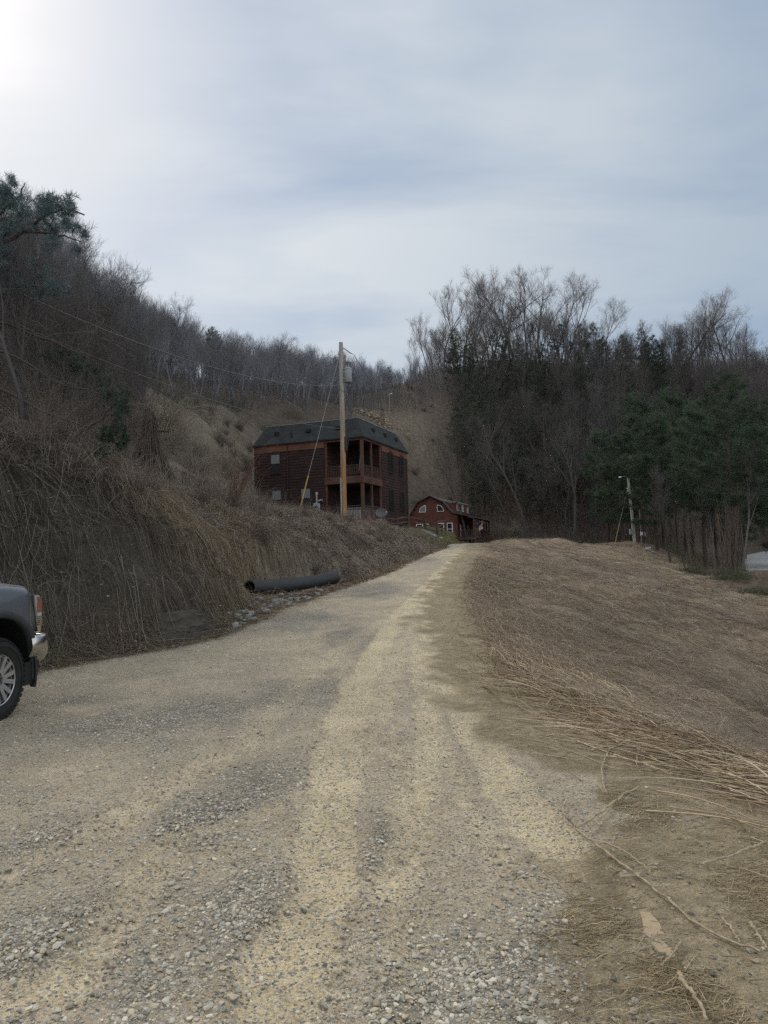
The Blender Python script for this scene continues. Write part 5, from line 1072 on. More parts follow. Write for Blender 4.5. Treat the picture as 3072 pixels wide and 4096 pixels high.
# ------------------------------------------------------------------ rocks
def rock_mesh(seed, sub=2):
    bm = __import__('bmesh').new(); __import__('bmesh').ops.create_icosphere(bm, subdivisions=sub, radius=1); q = np.random.default_rng(seed); V = np.array([v.co for v in bm.verts]); F = np.array([[v.index for v in f.verts] for f in bm.faces]); bm.free()
    for _ in range(9):          # slice flat facets off a ball
        d = nrm(q.normal(size=3)); h = q.uniform(.45, .8); e = V @ d; V = V-np.maximum(e-h, 0)[:, None]*d
    V = V*np.array([1, q.uniform(.65, .9), q.uniform(.5, .7)])+q.normal(0, .015, V.shape); return np_mesh('rock', V, None, F)
M_rock = simple('pale_limestone', (.24, .235, .22), .95, .3, 2.5, rnd=.35, bumpy=.02); ROCKS = [rock_mesh(k) for k in range(7)]
for me in ROCKS: me.materials.append(M_rock)
def rock(x, y, s, label, group, k=None, dz=.25):
    o = link('rock', ROCKS[random.randrange(7) if k is None else k]); o.location = (x, y, surf(np.array([x]), np.array([y]))[0]+s*dz); o.rotation_euler = (random.uniform(-.4, .4), random.uniform(-.4, .4), random.uniform(0, 6.28)); o.scale = (s, s, s*random.uniform(.8, 1.1)); return tag(o, label, 'rock', group)
rr = random.Random(3)
for k in range(84):              # along the ditch below the pipe mouth
    t = rr.random()**1.2; u = np.interp(t, [0, .35, 1], [236, 258, 312]); v = np.interp(t, [0, .35, 1], [633, 612, 597.5]); sp = 1-.6*t; X, Y = hit(u+rr.gauss(0, 8), v+rr.gauss(-1, 5.5)*sp)
    if X > xl(Y)+.12 or abs(X-xl(Y)) > 1.3: continue
    rock(X, Y, rr.uniform(.06, .15)*(1.3 if rr.random() < .15 else .9), 'pale grey broken rock in the ditch heap below the black culvert pipe', 'broken rocks below the culvert pipe', dz=rr.uniform(.1, .7))
for k in range(84):              # rock lined drain from the fence down to the track
    t = rr.random(); a = at(416, 530, 56); b_ = at(437, 546, 53.5); X = a[0]+(b_[0]-a[0])*t+rr.gauss(0, .36); Y = a[1]+(b_[1]-a[1])*t+rr.gauss(0, .3); rock(X, Y, rr.uniform(.10, .24), 'pale rock in the rock lined drain running from the rail fence to the track', 'rocks of the drain by the fence', dz=.35)
for u, v, Y, s_, lb in [(648, 545, 67, .5, 'dark flat boulder right of the leaning lamp pole foot'), (653, 547, 66, .35, 'smaller dark boulder right of the flat boulder near the lamp pole')]:
    q_ = at(u, v, Y); o = rock(q_[0], q_[1], s_, lb, None)
# spoil heap
q = np.random.default_rng(8); n = 520; cx = at(381, 412, 129); x = cx[0]+q.normal(0, 3.2, n); y = cx[1]+q.normal(0, 1.6, n); z = hz(x, y)+q.random(n)*.9*np.exp(-((x-cx[0])/3.4)**2); V, F = stones(ico(), np.stack([x, y, z], -1), q.uniform(.08, .27, n), .7)
me = np_mesh('spoil_rubble', V, None, F); add_col(me, 'Col', np.repeat(np.array([(.27, .215, .155), (.21, .17, .125), (.32, .265, .2)])[q.integers(0, 3, n)], 12, 0)); tag(link('spoil_rubble', me, stone_mat), kind='stuff')
# layered rock showing through the cut bank
def ledge(name, pts, hgt, depth, seed, label, col):
    """pts: front edge on plan, base z from the ground; thin beds stacked with uneven setbacks"""
    q = np.random.default_rng(seed); pts = np.array(pts, float); n = 150; tt = np.linspace(0, 1, n); L = np.r_[0, np.cumsum(np.linalg.norm(np.diff(pts[:, :2], axis=0), axis=1))]; L /= L[-1]; P = np.stack([np.interp(tt, L, pts[:, k]) for k in range(3)], 1)
    tg = nrm(np.gradient(P[:, :2], axis=0)); nn = np.stack([-tg[:, 1], tg[:, 0]], 1)*-1; rows = []; env = np.sin(np.clip(tt, .02, .98)*PI)**.45
    for zc in np.arange(0, hgt+.001, .022):
        w_ = fbm(tt*5+seed, np.full(n, zc*1.6), seed, 4); bed = zc/.17+w_*1.6; off = .13+.26*(w_-.5)+.05*(bed-np.floor(bed))**3+.05*(fbm(tt*22, np.full(n, zc*9), seed+3, 3)-.5)-.42*zc/hgt; off = off-.3*(1-env)
        rows.append(np.stack([P[:, 0]+nn[:, 0]*off, P[:, 1]+nn[:, 1]*off, P[:, 2]+zc*env], -1))
    rows.append(np.stack([P[:, 0]-nn[:, 0]*depth, P[:, 1]-nn[:, 1]*depth, P[:, 2]+hgt*env+.05], -1)); rows = np.array(rows); R0 = len(rows); k = (np.arange(R0-1)[:, None]*n+np.arange(n-1)).ravel()
    o = link(name, np_mesh(name, rows.reshape(-1, 3), np.stack([k, k+1, k+n+1, k+n], 1), None, False), simple(name+'_stone', col, .95, .4, 2.2, bumpy=.03, stretch=(1, 1, 6))); return tag(o, label, 'rock')
def on(x, y, dz=0): return (x, y, gz(x, y)+dz)
ledge('rock_outcrop', [on(-4.6, 11.85, -.2), on(-4.1, 12.35, -.15), on(-3.65, 13.0, -.12), on(-3.3, 13.95, -.12), on(-3.25, 14.9, -.2)], .62, .7, 4, 'dark layered sandstone outcrop at the foot of the cut bank', (.066, .055, .044))
# sandstone slab and single dead vines on the bare soil at the right
def flat_slab(u, v, pts, th_, label, col):
    x, y = hit(u, v); z = surf(np.array([x]), np.array([y]))[0]; o = MB().prism([(px*1.0, py*1.0) for px, py in pts], -.03, th_, 'xy').build('sandstone_slab', simple('sandstone', col, .9, .22, 5, bumpy=.006, stretch=(1, 3, 1)), None, False, .008); o.location = (x, y, z); return tag(o, label, 'stone')
flat_slab(655, 936, [(-.035, -.17), (.012, -.19), (.033, -.12), (.036, .0), (.052, .08), (.042, .17), (.0, .18), (-.018, .1), (-.042, .02), (-.05, -.09)], .012, 'flat tan sandstone slab embedded at the edge of the gravel, lower right', (.36, .27, .175))
flat_slab(632, 876, [(-.07, -.03), (.0, -.04), (.06, -.02), (.07, .02), (.01, .03), (-.06, .02)], .008, 'thin wide sandstone chip lying flat above the larger tan slab', (.29, .24, .175))
flat_slab(612, 757, [(-.06, -.05), (.05, -.05), (.08, .03), (-.05, .05)], .012, 'small tan sandstone flake on bare soil inside the loop of vine', (.38, .28, .18))
M_vine = simple('pale_dead_vine', (.36, .285, .19), .95, .6, 22, bumpy=.004)
def vine(px, r, label, hgt=.028):
    P = np.array([hit(u, v) for u, v in px]); L = np.r_[0, np.cumsum(np.linalg.norm(np.diff(P, axis=0), axis=1))]; t = np.linspace(0, L[-1], max(24, int(L[-1]*22))); x = np.interp(t, L, P[:, 0]); y = np.interp(t, L, P[:, 1]); x = np.convolve(np.pad(x, 2, 'edge'), np.ones(5)/5, 'valid'); y = np.convolve(np.pad(y, 2, 'edge'), np.ones(5)/5, 'valid')
    q = np.random.default_rng(int(px[0][0])); x = x+q.normal(0, .004, len(x)); r = r*.6; z = surf(x, y)+hgt+r*.6+q.normal(0, .003, len(x)); o = MB().tube(np.stack([x, y, z], -1), r*(1-.45*t/L[-1])*(1+.10*(fbm(t*30, t*0+r*900, int(px[0][1]), 3)-.5)*2), 7).build('dead_vine', M_vine, None, True); return tag(o, label, 'vine', 'single dead vines on the bare soil')
S_ = 1/2.1602
def V9(*pts): return [(u*S_, v*S_) for u, v in pts]
vine(V9((1355, 1608), (1318, 1625), (1302, 1655), (1300, 1690), (1312, 1725)), .011, 'curved pale vine looping down onto bare soil from the stem pile', .02)
vine(V9((1385, 1618), (1378, 1640), (1375, 1665)), .010, 'short pale vine standing out just right of the looping vine')
vine(V9((1226, 1735), (1216, 1758), (1222, 1785), (1240, 1805)), .012, 'short pale hooked vine end left of the vine fork')
vine(V9((1240, 1805), (1275, 1785), (1310, 1758), (1345, 1730), (1390, 1705)), .014, 'dark vine branch rising right from the fork toward the stem pile')
vine(V9((1240, 1805), (1275, 1830), (1320, 1865), (1380, 1910), (1440, 1955), (1500, 2010), (1560, 2050), (1659, 2080)), .013, 'longest dead vine running from the fork down to the lower right corner')
vine(V9((1300, 1830), (1345, 1850), (1390, 1885), (1410, 1905)), .009, 'thin vine lying parallel above the longest vine')
vine(V9((1659, 1830), (1620, 1848), (1570, 1868), (1510, 1882)), .013, 'dead vine entering from the right edge over the straw')
vine(V9((1465, 2125), (1490, 2160), (1520, 2205), (1530, 2230)), .016, 'thick broken vine stick at the lower right edge of the picture')
vine(V9((1475, 2055), (1450, 2080), (1425, 2110)), .009, 'short vine piece beside the tan slab on its lower right')
vine(V9((1560, 2000), (1590, 2035), (1600, 2060)), .010, 'short loose stick among straw right of the longest vine')
vine(V9((1620, 2010), (1659, 2070)), .011, 'straight stick at the right edge above the corner')
# ------------------------------------------------------------------ asphalt road in the valley
cl_ = ASPH[::1]
tg = nrm(np.gradient(cl_[:, :2], axis=0)); nn = np.stack([-tg[:, 1], tg[:, 0]], 1); offs = np.linspace(-3.4, 3.4, 9); RV = cl_[:, None]+np.concatenate([nn[:, None]*offs[:, None], np.zeros((120, 9, 1))], -1)
RV[..., 2] = cl_[:, 2][:, None]+.02
k_ = (np.arange(119)[:, None]*9+np.arange(8)).ravel(); me = np_mesh('asphalt_road', RV.reshape(-1, 3), np.stack([k_, k_+1, k_+10, k_+9], 1), None, True)
m, nt, b, _ = newmat('worn_asphalt'); n1 = noise(nt, coords(nt), .7, 5); L_(nt, ramp(nt, n1, [(.3, (.22, .22, .215)), (.7, (.30, .297, .285))]), b.inputs['Base Color']); b.inputs['Roughness'].default_value = .9
tag(link('asphalt_road', me, m), kind='structure')
# ------------------------------------------------------------------ near plants
def canes_mesh(n, Lr, spread, seed, r=(.004, .009), curl=1.0, K=9, side=0, bias=(0, 0)):
    q = np.random.default_rng(seed); s = np.linspace(0, 1, K)[None]; a = q.uniform(0, 2*PI, (n, 1)); L = q.uniform(*Lr, (n, 1)); ln = q.uniform(.1, spread, (n, 1)); b0 = q.normal(0, .12, (n, 2))
    wob = q.normal(0, .03, (n, K, 3)).cumsum(1)*L[..., None]*.5
    P = np.stack([b0[:, :1]+(np.cos(a)*ln+bias[0])*L*s**1.4, b0[:, 1:]+(np.sin(a)*ln+bias[1])*L*s**1.4, -.1+L*(s-.55*curl*ln*s**2.5)], -1)+wob*s[..., None]
    R = q.uniform(*r, (n, 1))*np.linspace(1, .3, K)[None]; V, Q = tubes(P, R, 4)
    if side:                     # side twigs
        i = q.integers(0, n, side); k = q.integers(2, K-1, side); st = P[i, k]; d = nrm(q.normal(size=(side, 3))+np.array([0, 0, .3])); s2 = np.linspace(0, 1, 4)[None, :, None]; P2 = st[:, None]+d[:, None]*s2*q.uniform(.15, .6, (side, 1, 1))+q.normal(0, .03, (side, 4, 3))*s2
        V2, Q2 = tubes(P2, np.full((side, 4), r[0]*.7)*np.linspace(1, .4, 4), 3); Q = np.vstack([Q, Q2+len(V)]); V = np.vstack([V, V2])
    return np_mesh('canes', V, Q, None, True)
M_cane = simple('grey_brown_canes', (.15, .118, .095), .95, .3, 2, rnd=.2); M_red = simple('reddish_canes', (.15, .07, .058), .9, .3, 2); M_palec = simple('pale_tangled_vines', (.26, .22, .175), .95, .3, 2)
def shrub_at(u, v, Y, me, mt, label, s=1., cat='shrub', nm='bare_shrub', group=None):
    q_ = at(u, v, Y); o = link(nm, me, mt); o.location = (q_[0], q_[1], gz(q_[0], q_[1])); o.scale = (s, s, s); return tag(o, label, cat, group)
shrub_at(235, 515, 25, canes_mesh(46, (1.4, 3.1), .55, 61, (.005, .011), .7, 9, 160, (.25, 0)), M_red, 'reddish bramble shrub with long upright canes left of the log house')
shrub_at(252, 512, 29, canes_mesh(80, (.8, 2.4), .9, 62, (.004, .009), 1.1, 9, 260), M_cane, 'tangled grey brown bramble against the left corner of the log house')
shrub_at(206, 508, 22, canes_mesh(60, (.6, 1.5), 1.0, 63, (.004, .008), 1.2, 9, 200), M_cane, 'low arching bramble between the vine covered snag and the reddish canes')
shrub_at(120, 478, 21, canes_mesh(70, (.7, 1.9), .9, 64, (.004, .008), 1.1, 9, 220), M_cane, 'dense grey bramble left of the vine covered snag')
shrub_at(40, 462, 16, canes_mesh(80, (.7, 2.2), .9, 65, (.004, .008), 1.1, 9, 260), M_cane, 'big grey bramble above the rock ledge at the left edge')
shrub_at(85, 455, 18, canes_mesh(60, (.8, 2.4), .8, 66, (.004, .008), 1.0, 9, 240), M_cane, 'grey bramble above the rock ledge under the low pine boughs')
shrub_at(175, 450, 34, canes_mesh(120, (1.2, 3.4), .8, 67, (.006, .012), 1.1, 9, 420), M_palec, 'pale tangled mound of dead vines behind the vine covered snag')
shrub_at(192, 470, 33, canes_mesh(90, (.8, 2.2), 1.0, 68, (.005, .011), 1.2, 9, 300), M_palec, 'lower pale vine mound right of the tangled mound on the slope')
shrub_at(772, 650, 13.5, canes_mesh(40, (.9, 2.2), 1.0, 69, (.004, .009), 1.1, 10, 130, (-.35, 0)), M_palec, 'bare arching vine shrub reaching in from the right edge', 1)
shrub_at(775, 618, 26, canes_mesh(40, (.8, 2.0), 1.0, 70, (.006, .011), 1.1, 10, 120, (-.1, 0)), M_palec, 'pale curled vine tangle at the right edge below the asphalt road', 1)
shrub_at(720, 745, 7.2, canes_mesh(26, (.25, .6), 1.2, 71, (.0025, .005), 1.5, 9, 60), M_palec, 'small arching tuft of dead vine on the lip of the bank at right', 1)
def leafy(n, rx, rz_, seed, bl=.05):
    q = np.random.default_rng(seed); c = nrm(q.normal(size=(n, 3)))*q.random((n, 1))**.35*np.array([rx, rx, rz_])*(1+.35*q.normal(size=(n, 1))*.5); c[:, 2] = np.abs(c[:, 2]); d = nrm(q.normal(size=(n, 3))+np.array([0, 0, .5])); sd = nrm(np.cross(d, q.normal(size=(n, 3))))*bl*.35
    V = np.stack([c-sd, c+sd, c+d*bl*3+sd*.4, c+d*bl*3-sd*.4], 1).reshape(-1, 3); me = np_mesh('leaves', V, np.arange(4*n).reshape(-1, 4)); add_col(me, 'Col', np.repeat(np.repeat(q.uniform(.6, 1.4, (n, 1)), 4, 0), 3, 1)); return me
M_dkgr = needle_mat('dark_shrub_leaves', (.062, .075, .045), .15)
BM = [canes_mesh(n_, (.5, h_), .95, 200+k, (.006, .012), 1.2, 8, n_*3) for k, (n_, h_) in enumerate([(70, 1.6), (90, 2.2), (60, 1.2), (80, 1.8)])]
for me in BM: me.materials.append(M_cane)
def mounds(n, box_, ok, mind, seed, label, group, srange):
    r = random.Random(seed)
    for i, (x, y) in enumerate(scatter(n, box_, ok, mind, seed)): o = link('bare_shrub', BM[i % 4]); o.location = (x, y, gz(x, y)); o.rotation_euler.z = r.uniform(0, 6.28); s_ = r.uniform(*srange); o.scale = (s_*1.2, s_*1.2, s_); tag(o, label, 'shrub', group)
mounds(46, (-22, -4, 26, 72), lambda x, y, u, v: 95 < u < 255 and 392 < v < 480, 1.6, 31, 'grey brown bramble mound among others on the open left slope', 'bramble mounds on the left slope', (.7, 1.35))
mounds(16, (-2, 20, 100, 165), lambda x, y, u, v: 405 < u < 470 and 385 < v < 508, 2.2, 32, 'bare shrub on the tan slope between the log house and the right wood', 'bare shrubs on the slope behind the houses', (.8, 1.7))
mounds(44, (-12, 1, 9, 34), lambda x, y, u, v: xl(y)-7 < x < xl(y)-.9 and u > -25, .75, 33, 'small bramble clump among others growing out of the left cut bank', 'bramble clumps on the left cut bank', (.28, .6))
for k, (u, v, Y) in enumerate([(150, 412, 58), (178, 418, 55), (206, 408, 72), (232, 412, 78), (264, 418, 84), (290, 413, 96)]):
    shrub_at(u, v, Y, leafy(1600, 1.6+.25*(k % 3), 1.0+.2*(k % 2), 400+k, .04), M_dkgr, 'dark evergreen bush along the lower edge of the left wood', 1, 'shrub', 'shrub', 'evergreen bushes below the left wood')
# vine covered snag
q_ = at(153, 484, 24); sn = empty('vine_covered_snag', (q_[0], q_[1], gz(q_[0], q_[1])), 0, 'broken tree stump draped in a skirt of hanging dead vines on the left slope', 'snag')
sn.scale = (1.3, 1.3, 1.3)
MB().tube([(0, 0, -.3), (-.06, 0, 1.0), (-.1, 0, 2.1)], [.2, .16, .05], 9).build('trunk', bark, sn, True)
q = np.random.default_rng(77); n = 420; K = 8; s = np.linspace(0, 1, K)[None]; a = q.uniform(0, 2*PI, (n, 1)); h0 = q.uniform(.7, 2.2, (n, 1)); out_ = q.uniform(.25, .75, (n, 1))*(2.6-h0)/1.6
P = np.stack([-.1+np.cos(a)*(.08+out_*s**.8), np.sin(a)*(.08+out_*s**.8), h0*(1-s**1.25*q.uniform(.7, 1.05, (n, 1)))+.06*np.sin(s*PI)], -1)+q.normal(0, .02, (n, K, 3)).cumsum(1)
V, Q = tubes(P, np.full((n, K), .008)*q.uniform(.6, 1.5, (n, 1)), 3); link('hanging_vines', np_mesh('hanging_vines', V, Q, None, True), M_cane, sn)
cm = canes_mesh(110, (.5, 1.7), 1.2, 78, (.004, .009), 1.5, 9, 300, (.35, 0)); o = link('tangled_top', cm, M_palec, sn); o.location = (.25, .1, 1.6)
M_olive = needle_mat('olive_shrub_leaves', (.15, .145, .075), .15)
for u, v, Y, rx, rz_, mt, lb in [(489, 516, 106, 2.6, 3.0, M_olive, 'pale olive shrub right of the barn roof dormers'), (505, 537, 101, 2.4, 1.6, M_olive, 'low olive shrub right of the barn porch steps'), (516, 525, 104, 2.4, 2.4, M_cane, 'x'), (420, 486, 110, 3.2, 2.6, M_dkgr, 'dark green thicket on the slope right of the log house'), (470, 497, 112, 2.5, 2.2, M_dkgr, 'dark green shrub on the slope above the barn dormers'), (540, 541, 98, 2.2, 1.0, M_dkgr, 'low dark bush at the foot of the right hill behind the bank crest'), (590, 543, 95, 2.4, 1.2, M_dkgr, 'dark bush behind the saddle of the bank crest'), (690, 572, 57, 1.6, 1.0, M_dkgr, 'green bush under the pines at the left of the stand'), (735, 594, 45, 1.5, .8, M_dkgr, 'low green bush along the wood edge right of the thick trunked pine'), (757, 602, 40, 1.4, .8, M_dkgr, 'low green bush at the right edge where the bank meets the wood'), (712, 588, 50, 1.5, .9, M_dkgr, 'green bush at the foot of the thick trunked pine')]:
    if lb == 'x': shrub_at(u, v, Y, canes_mesh(160, (1.5, 3.6), .9, 80, (.012, .022), 1.1, 9, 500), M_palec, 'pale bare thicket behind the olive shrubs right of the barn'); continue
    shrub_at(u, v, Y, leafy(3600, rx, rz_*.8, int(u), .035), mt, lb, 1, 'shrub', 'shrub')
# hanging vines on the thick pine by the road
q_ = at(728, 577, 54.2); vn = empty('hanging_vines', (q_[0], q_[1], gz(q_[0], q_[1])), 0, 'curtain of dead vines hanging from the thick trunked pine by the asphalt road', 'vines')
q = np.random.default_rng(90); n = 130; K = 7; s = np.linspace(0, 1, K)[None]; h0 = q.uniform(2.5, 6.5, (n, 1)); x0 = q.uniform(-.4, 1.3, (n, 1)); P = np.stack([x0+.15*np.sin(s*4+x0*3), q.normal(0, .35, (n, 1))+0*s, h0*(1-s*q.uniform(.6, 1.02, (n, 1)))], -1)+q.normal(0, .05, (n, K, 3)).cumsum(1)
V, Q = tubes(P, np.full((n, K), .014)*q.uniform(.6, 1.5, (n, 1)), 3); link('vine_strands', np_mesh('vine_strands', V, Q, None, True), M_cane, vn)
# ------------------------------------------------------------------ big pine leaning in from the left
PB = at(-75, 430, 18.5); pb_ = np.array([PB[0], PB[1], gz(PB[0], PB[1])])
bp = empty('leaning_pine', tuple(pb_), 0, 'big pine leaning in from the left edge with dark bough against the bright sky', 'pine tree')
rel_ = lambda u, v, Y: at(u, v, Y)-pb_
MB().tube([np.array([0, 0, -.4]), rel_(-62, 330, 18.6), rel_(-45, 250, 19), rel_(-25, 190, 19.2), rel_(-12, 150, 19.3)], [.24, .19, .14, .09, .03], 9).build('trunk', pine_bark, bp, True)
limbs = [([(-48, 268, 19), (0, 246, 18.8), (26, 232, 18.7), (46, 214, 18.6), (66, 208, 18.6), (84, 214, 18.5)], .075), ([(-35, 225, 19.1), (0, 215, 19), (20, 196, 19), (24, 182, 19)], .05), ([(26, 232, 18.7), (50, 232, 18.5), (72, 238, 18.4), (85, 244, 18.4)], .035),
         ([(-60, 310, 18.6), (0, 292, 18.2), (38, 284, 18), (60, 300, 17.8)], .05), ([(-60, 380, 18.2), (0, 388, 17.6), (50, 415, 17.2), (95, 428, 17)], .06), ([(-60, 330, 18.5), (0, 322, 18), (50, 340, 17.6), (96, 362, 17.4)], .05), ([(60, 448, 17.2), (100, 420, 17), (118, 400, 17), (126, 392, 17)], .05), ([(-60, 400, 18), (0, 410, 17.2), (40, 440, 16.8), (80, 452, 16.6)], .045), ([(-55, 345, 18.4), (10, 352, 17.6), (60, 385, 17.2), (110, 396, 17)], .04)]
lm = MB()
for P_, r_ in limbs: W3 = np.array([rel_(*p) for p in P_]); t = np.linspace(0, 1, len(W3)); tt = np.linspace(0, 1, 14); W3 = np.stack([np.interp(tt, t, W3[:, k]) for k in range(3)], 1)+rng.normal(0, .02, (14, 3)); lm.tube(W3, np.linspace(r_, r_*.25, 14), 6)
lm.build('limb', pine_bark, bp, True)
def tuft_mesh(blobs, seed, Lb=.17, wd=.0065, nB=26):
    q = np.random.default_rng(seed); cents = []; tw = []
    sub = []
    for u, v, Y, ru, rv, n in blobs:
        for _ in range(max(2, n//9)): sub.append((u+ru*q.normal(0, .55), v+rv*q.normal(0, .55), Y+q.normal(0, .3), ru*q.uniform(.25, .6), rv*q.uniform(.3, .6), int(9*q.uniform(.7, 1.3))))
    for u, v, Y, ru, rv, n in sub:
        a = q.uniform(0, 2*PI, n); r = np.sqrt(q.random(n)); c0 = rel_(u, v, Y)
        for k in range(n): cents.append(rel_(u+ru*r[k]*math.cos(a[k]), v+rv*r[k]*math.sin(a[k]), Y+q.normal(0, .45)))
        tw += [c0]*n
    c = np.array(cents); tw = np.array(tw); n = len(c); ax = nrm(c-tw+np.array([0, 0, .25])+q.normal(0, .2, (n, 3)))
    d = nrm(q.normal(size=(n, nB, 3))+ax[:, None]*.9); st = c[:, None]-ax[:, None]*q.uniform(0, .22, (n, nB, 1)); sd = nrm(np.cross(d, q.normal(size=(n, nB, 3))))*wd
    V = np.stack([st-sd, st+sd, st+d*Lb*q.uniform(.7, 1.1, (n, nB, 1))+sd*.4, st+d*Lb*q.uniform(.7, 1.1, (n, nB, 1))-sd*.4], 2).reshape(-1, 3); me = np_mesh('needles', V, np.arange(len(V)).reshape(-1, 4)); add_col(me, 'Col', np.repeat(np.repeat(q.uniform(.6, 1.3, (n, 1)), nB*4, 0), 3, 1))
    P2 = np.stack([tw*.35+c*.65+q.normal(0, .04, (n, 3)), tw*.15+c*.85, c], 1); V2, Q2 = tubes(P2, np.full((n, 3), .008)*np.array([1, .7, .4]), 3); return me, np_mesh('twigs', V2, Q2, None, True)
nm_, tm_ = tuft_mesh([(12, 204, 19, 20, 20, 130), (48, 208, 18.7, 22, 13, 130), (68, 213, 18.5, 13, 13, 70), (5, 255, 18.9, 22, 26, 110), (40, 285, 18.4, 26, 18, 60), (82, 232, 18.4, 7, 14, 34), (20, 228, 18.8, 20, 10, 60), (50, 240, 18.6, 18, 8, 44), (-10, 190, 19, 16, 16, 50), (8, 182, 19.1, 8, 6, 18), (-20, 235, 19, 25, 25, 70),
                      (40, 262, 18.3, 22, 8, 18), (20, 280, 18.2, 22, 9, 24), (62, 290, 18, 12, 10, 16)], 5)
link('needles', nm_, needle_mat('backlit_pine_needles', (.13, .175, .18), .05), bp); tag(link('twigs', tm_, pine_bark, bp), kind='stuff')  # backlight and haze put into the paler bough colour
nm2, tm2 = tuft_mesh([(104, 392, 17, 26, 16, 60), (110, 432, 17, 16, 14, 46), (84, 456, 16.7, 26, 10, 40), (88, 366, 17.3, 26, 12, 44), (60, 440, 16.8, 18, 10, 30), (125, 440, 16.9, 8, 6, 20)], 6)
link('lower_needles', nm2, needle_mat('shaded_pine_needles', (.05, .068, .048), .05), bp); tag(link('lower_twigs', tm2, pine_bark, bp), kind='stuff')  # shade put into the darker colour of the lower needles
q = np.random.default_rng(15); n = 520; K = 6; s = np.linspace(0, 1, K)[None]; u_ = q.uniform(-20, 112, n); v_ = q.uniform(300, 445, n); c = np.array([rel_(a, b_, Y) for a, b_, Y in zip(u_, v_, q.uniform(17, 18.6, n))]); d = q.normal(0, 1, (n, 3))*np.array([1, .6, .5])+np.array([.5, 0, -.35]); d = nrm(d); L = q.uniform(.3, 1.3, (n, 1, 1))
P = c[:, None]+d[:, None]*L*s[..., None]+np.array([0, 0, -.25])*L*s[..., None]**2+q.normal(0, .02, (n, K, 3)).cumsum(1); V, Q = tubes(P, np.full((n, K), .007)*np.linspace(1, .4, K)*q.uniform(.5, 1.4, (n, 1)), 3); link('dead_twigs', np_mesh('dead_twigs', V, Q, None, True), simple('dead_pine_twigs', (.11, .09, .078), .95), bp)
# ------------------------------------------------------------------ pickup truck
M_paint = None
def car_paint():
    m, nt, b, _ = newmat('dark_grey_car_paint'); n1 = noise(nt, coords(nt), 3, 4); L_(nt, ramp(nt, n1, [(.3, (.09, .096, .106)), (.7, (.115, .12, .13))]), b.inputs['Base Color']); b.inputs['Metallic'].default_value = .35; b.inputs['Roughness'].default_value = .38; b.inputs['Coat Weight'].default_value = .7; b.inputs['Coat Roughness'].default_value = .08; return m
M_paint = car_paint(); M_chrome = simple('dusty_chrome', (.5, .485, .45), .22, .2, 5, metal=1); M_tyre = simple('tyre_rubber', (.024, .023, .023), .85, .4, 9, spec=.25); M_alloy = simple('cast_alloy', (.42, .42, .43), .32, .1, 4, metal=.75)
M_amber = simple('amber_reflector', (.30, .055, .02), .25, .15, 30, spec=.5, stretch=(.2, .2, 4)); M_lamp = simple('headlamp_lens', (.42, .44, .47), .15, .2, 12, spec=.6)
TH = R_(77); hub = np.array([(-385.5/710)*7.42, 7.42]); nr = np.array([math.sin(TH), -math.cos(TH)]); rt = hub-nr*.96
tk = empty('pickup_truck', (rt[0], rt[1], float(surf(np.array([hub[0]]), np.array([hub[1]]))[0])-.01), TH, 'dark grey pickup truck with chrome bumper parked at the left edge on the gravel', 'pickup truck')
tk.scale = (.86, 1, 1)
xs = np.concatenate([np.linspace(-5.25, -.8, 90), np.linspace(-.78, .82, 60)])
def ztop(x): return np.interp(x, [-5.25, -.8, -.6, .2, .5, .62, .72, .82], [1.40, 1.42, 1.41, 1.395, 1.37, 1.345, 1.30, 1.26])
def zbot(x):
    z = np.where(x > .45, .82, np.where(x < -4.6, .66, .56))
    for c in (0, -4.06): d = .645**2-(x-c)**2; z = np.maximum(z, np.where(d > 0, .42+np.sqrt(np.maximum(d, 0)), 0))
    return z
def ysd(x, t):               # t: 0 bottom - 1 top
    flare = sum(np.exp(-((np.hypot(x-c, (zbot(x)+t*(ztop(x)-zbot(x)))-.42)-.66)/.10)**2) for c in (0, -4.06))*.035
    return 1.0-.05*np.abs(t-.45)**1.6*2+flare-.13*sstep(.45, .84, x)-.05*sstep(.86, 1, t)
def side(sg):
    n = 16; t = np.linspace(0, 1, n); X, T = np.meshgrid(xs, t); Z = zbot(X)+T*(ztop(X)-zbot(X)); Y = sg*ysd(X, T); k = (np.arange(n-1)[:, None]*len(xs)+np.arange(len(xs)-1)).ravel(); return np.stack([X, Y, Z], -1).reshape(-1, 3), np.stack([k, k+1, k+len(xs)+1, k+len(xs)], 1)
mb = MB()
for sg in (-1, 1): mb.raw(*side(sg))
hx = np.linspace(-.8, .82, 30); hy = np.linspace(-1, 1, 21); X, Yn = np.meshgrid(hx, hy); Z = ztop(X)+.055*(1-np.abs(Yn)**3)*(1-.25*sstep(.4, .8, X))+.02*np.exp(-((np.abs(Yn)-.55)/.12)**2); k_ = (np.arange(20)[:, None]*30+np.arange(29)).ravel()
mb.raw(np.stack([X, Yn*ysd(X, np.ones_like(X)), Z], -1).reshape(-1, 3), np.stack([k_, k_+1, k_+31, k_+30], 1))
body = mb.build('body', M_paint, tk, True); body.modifiers.new('skin', 'SOLIDIFY').thickness = .012
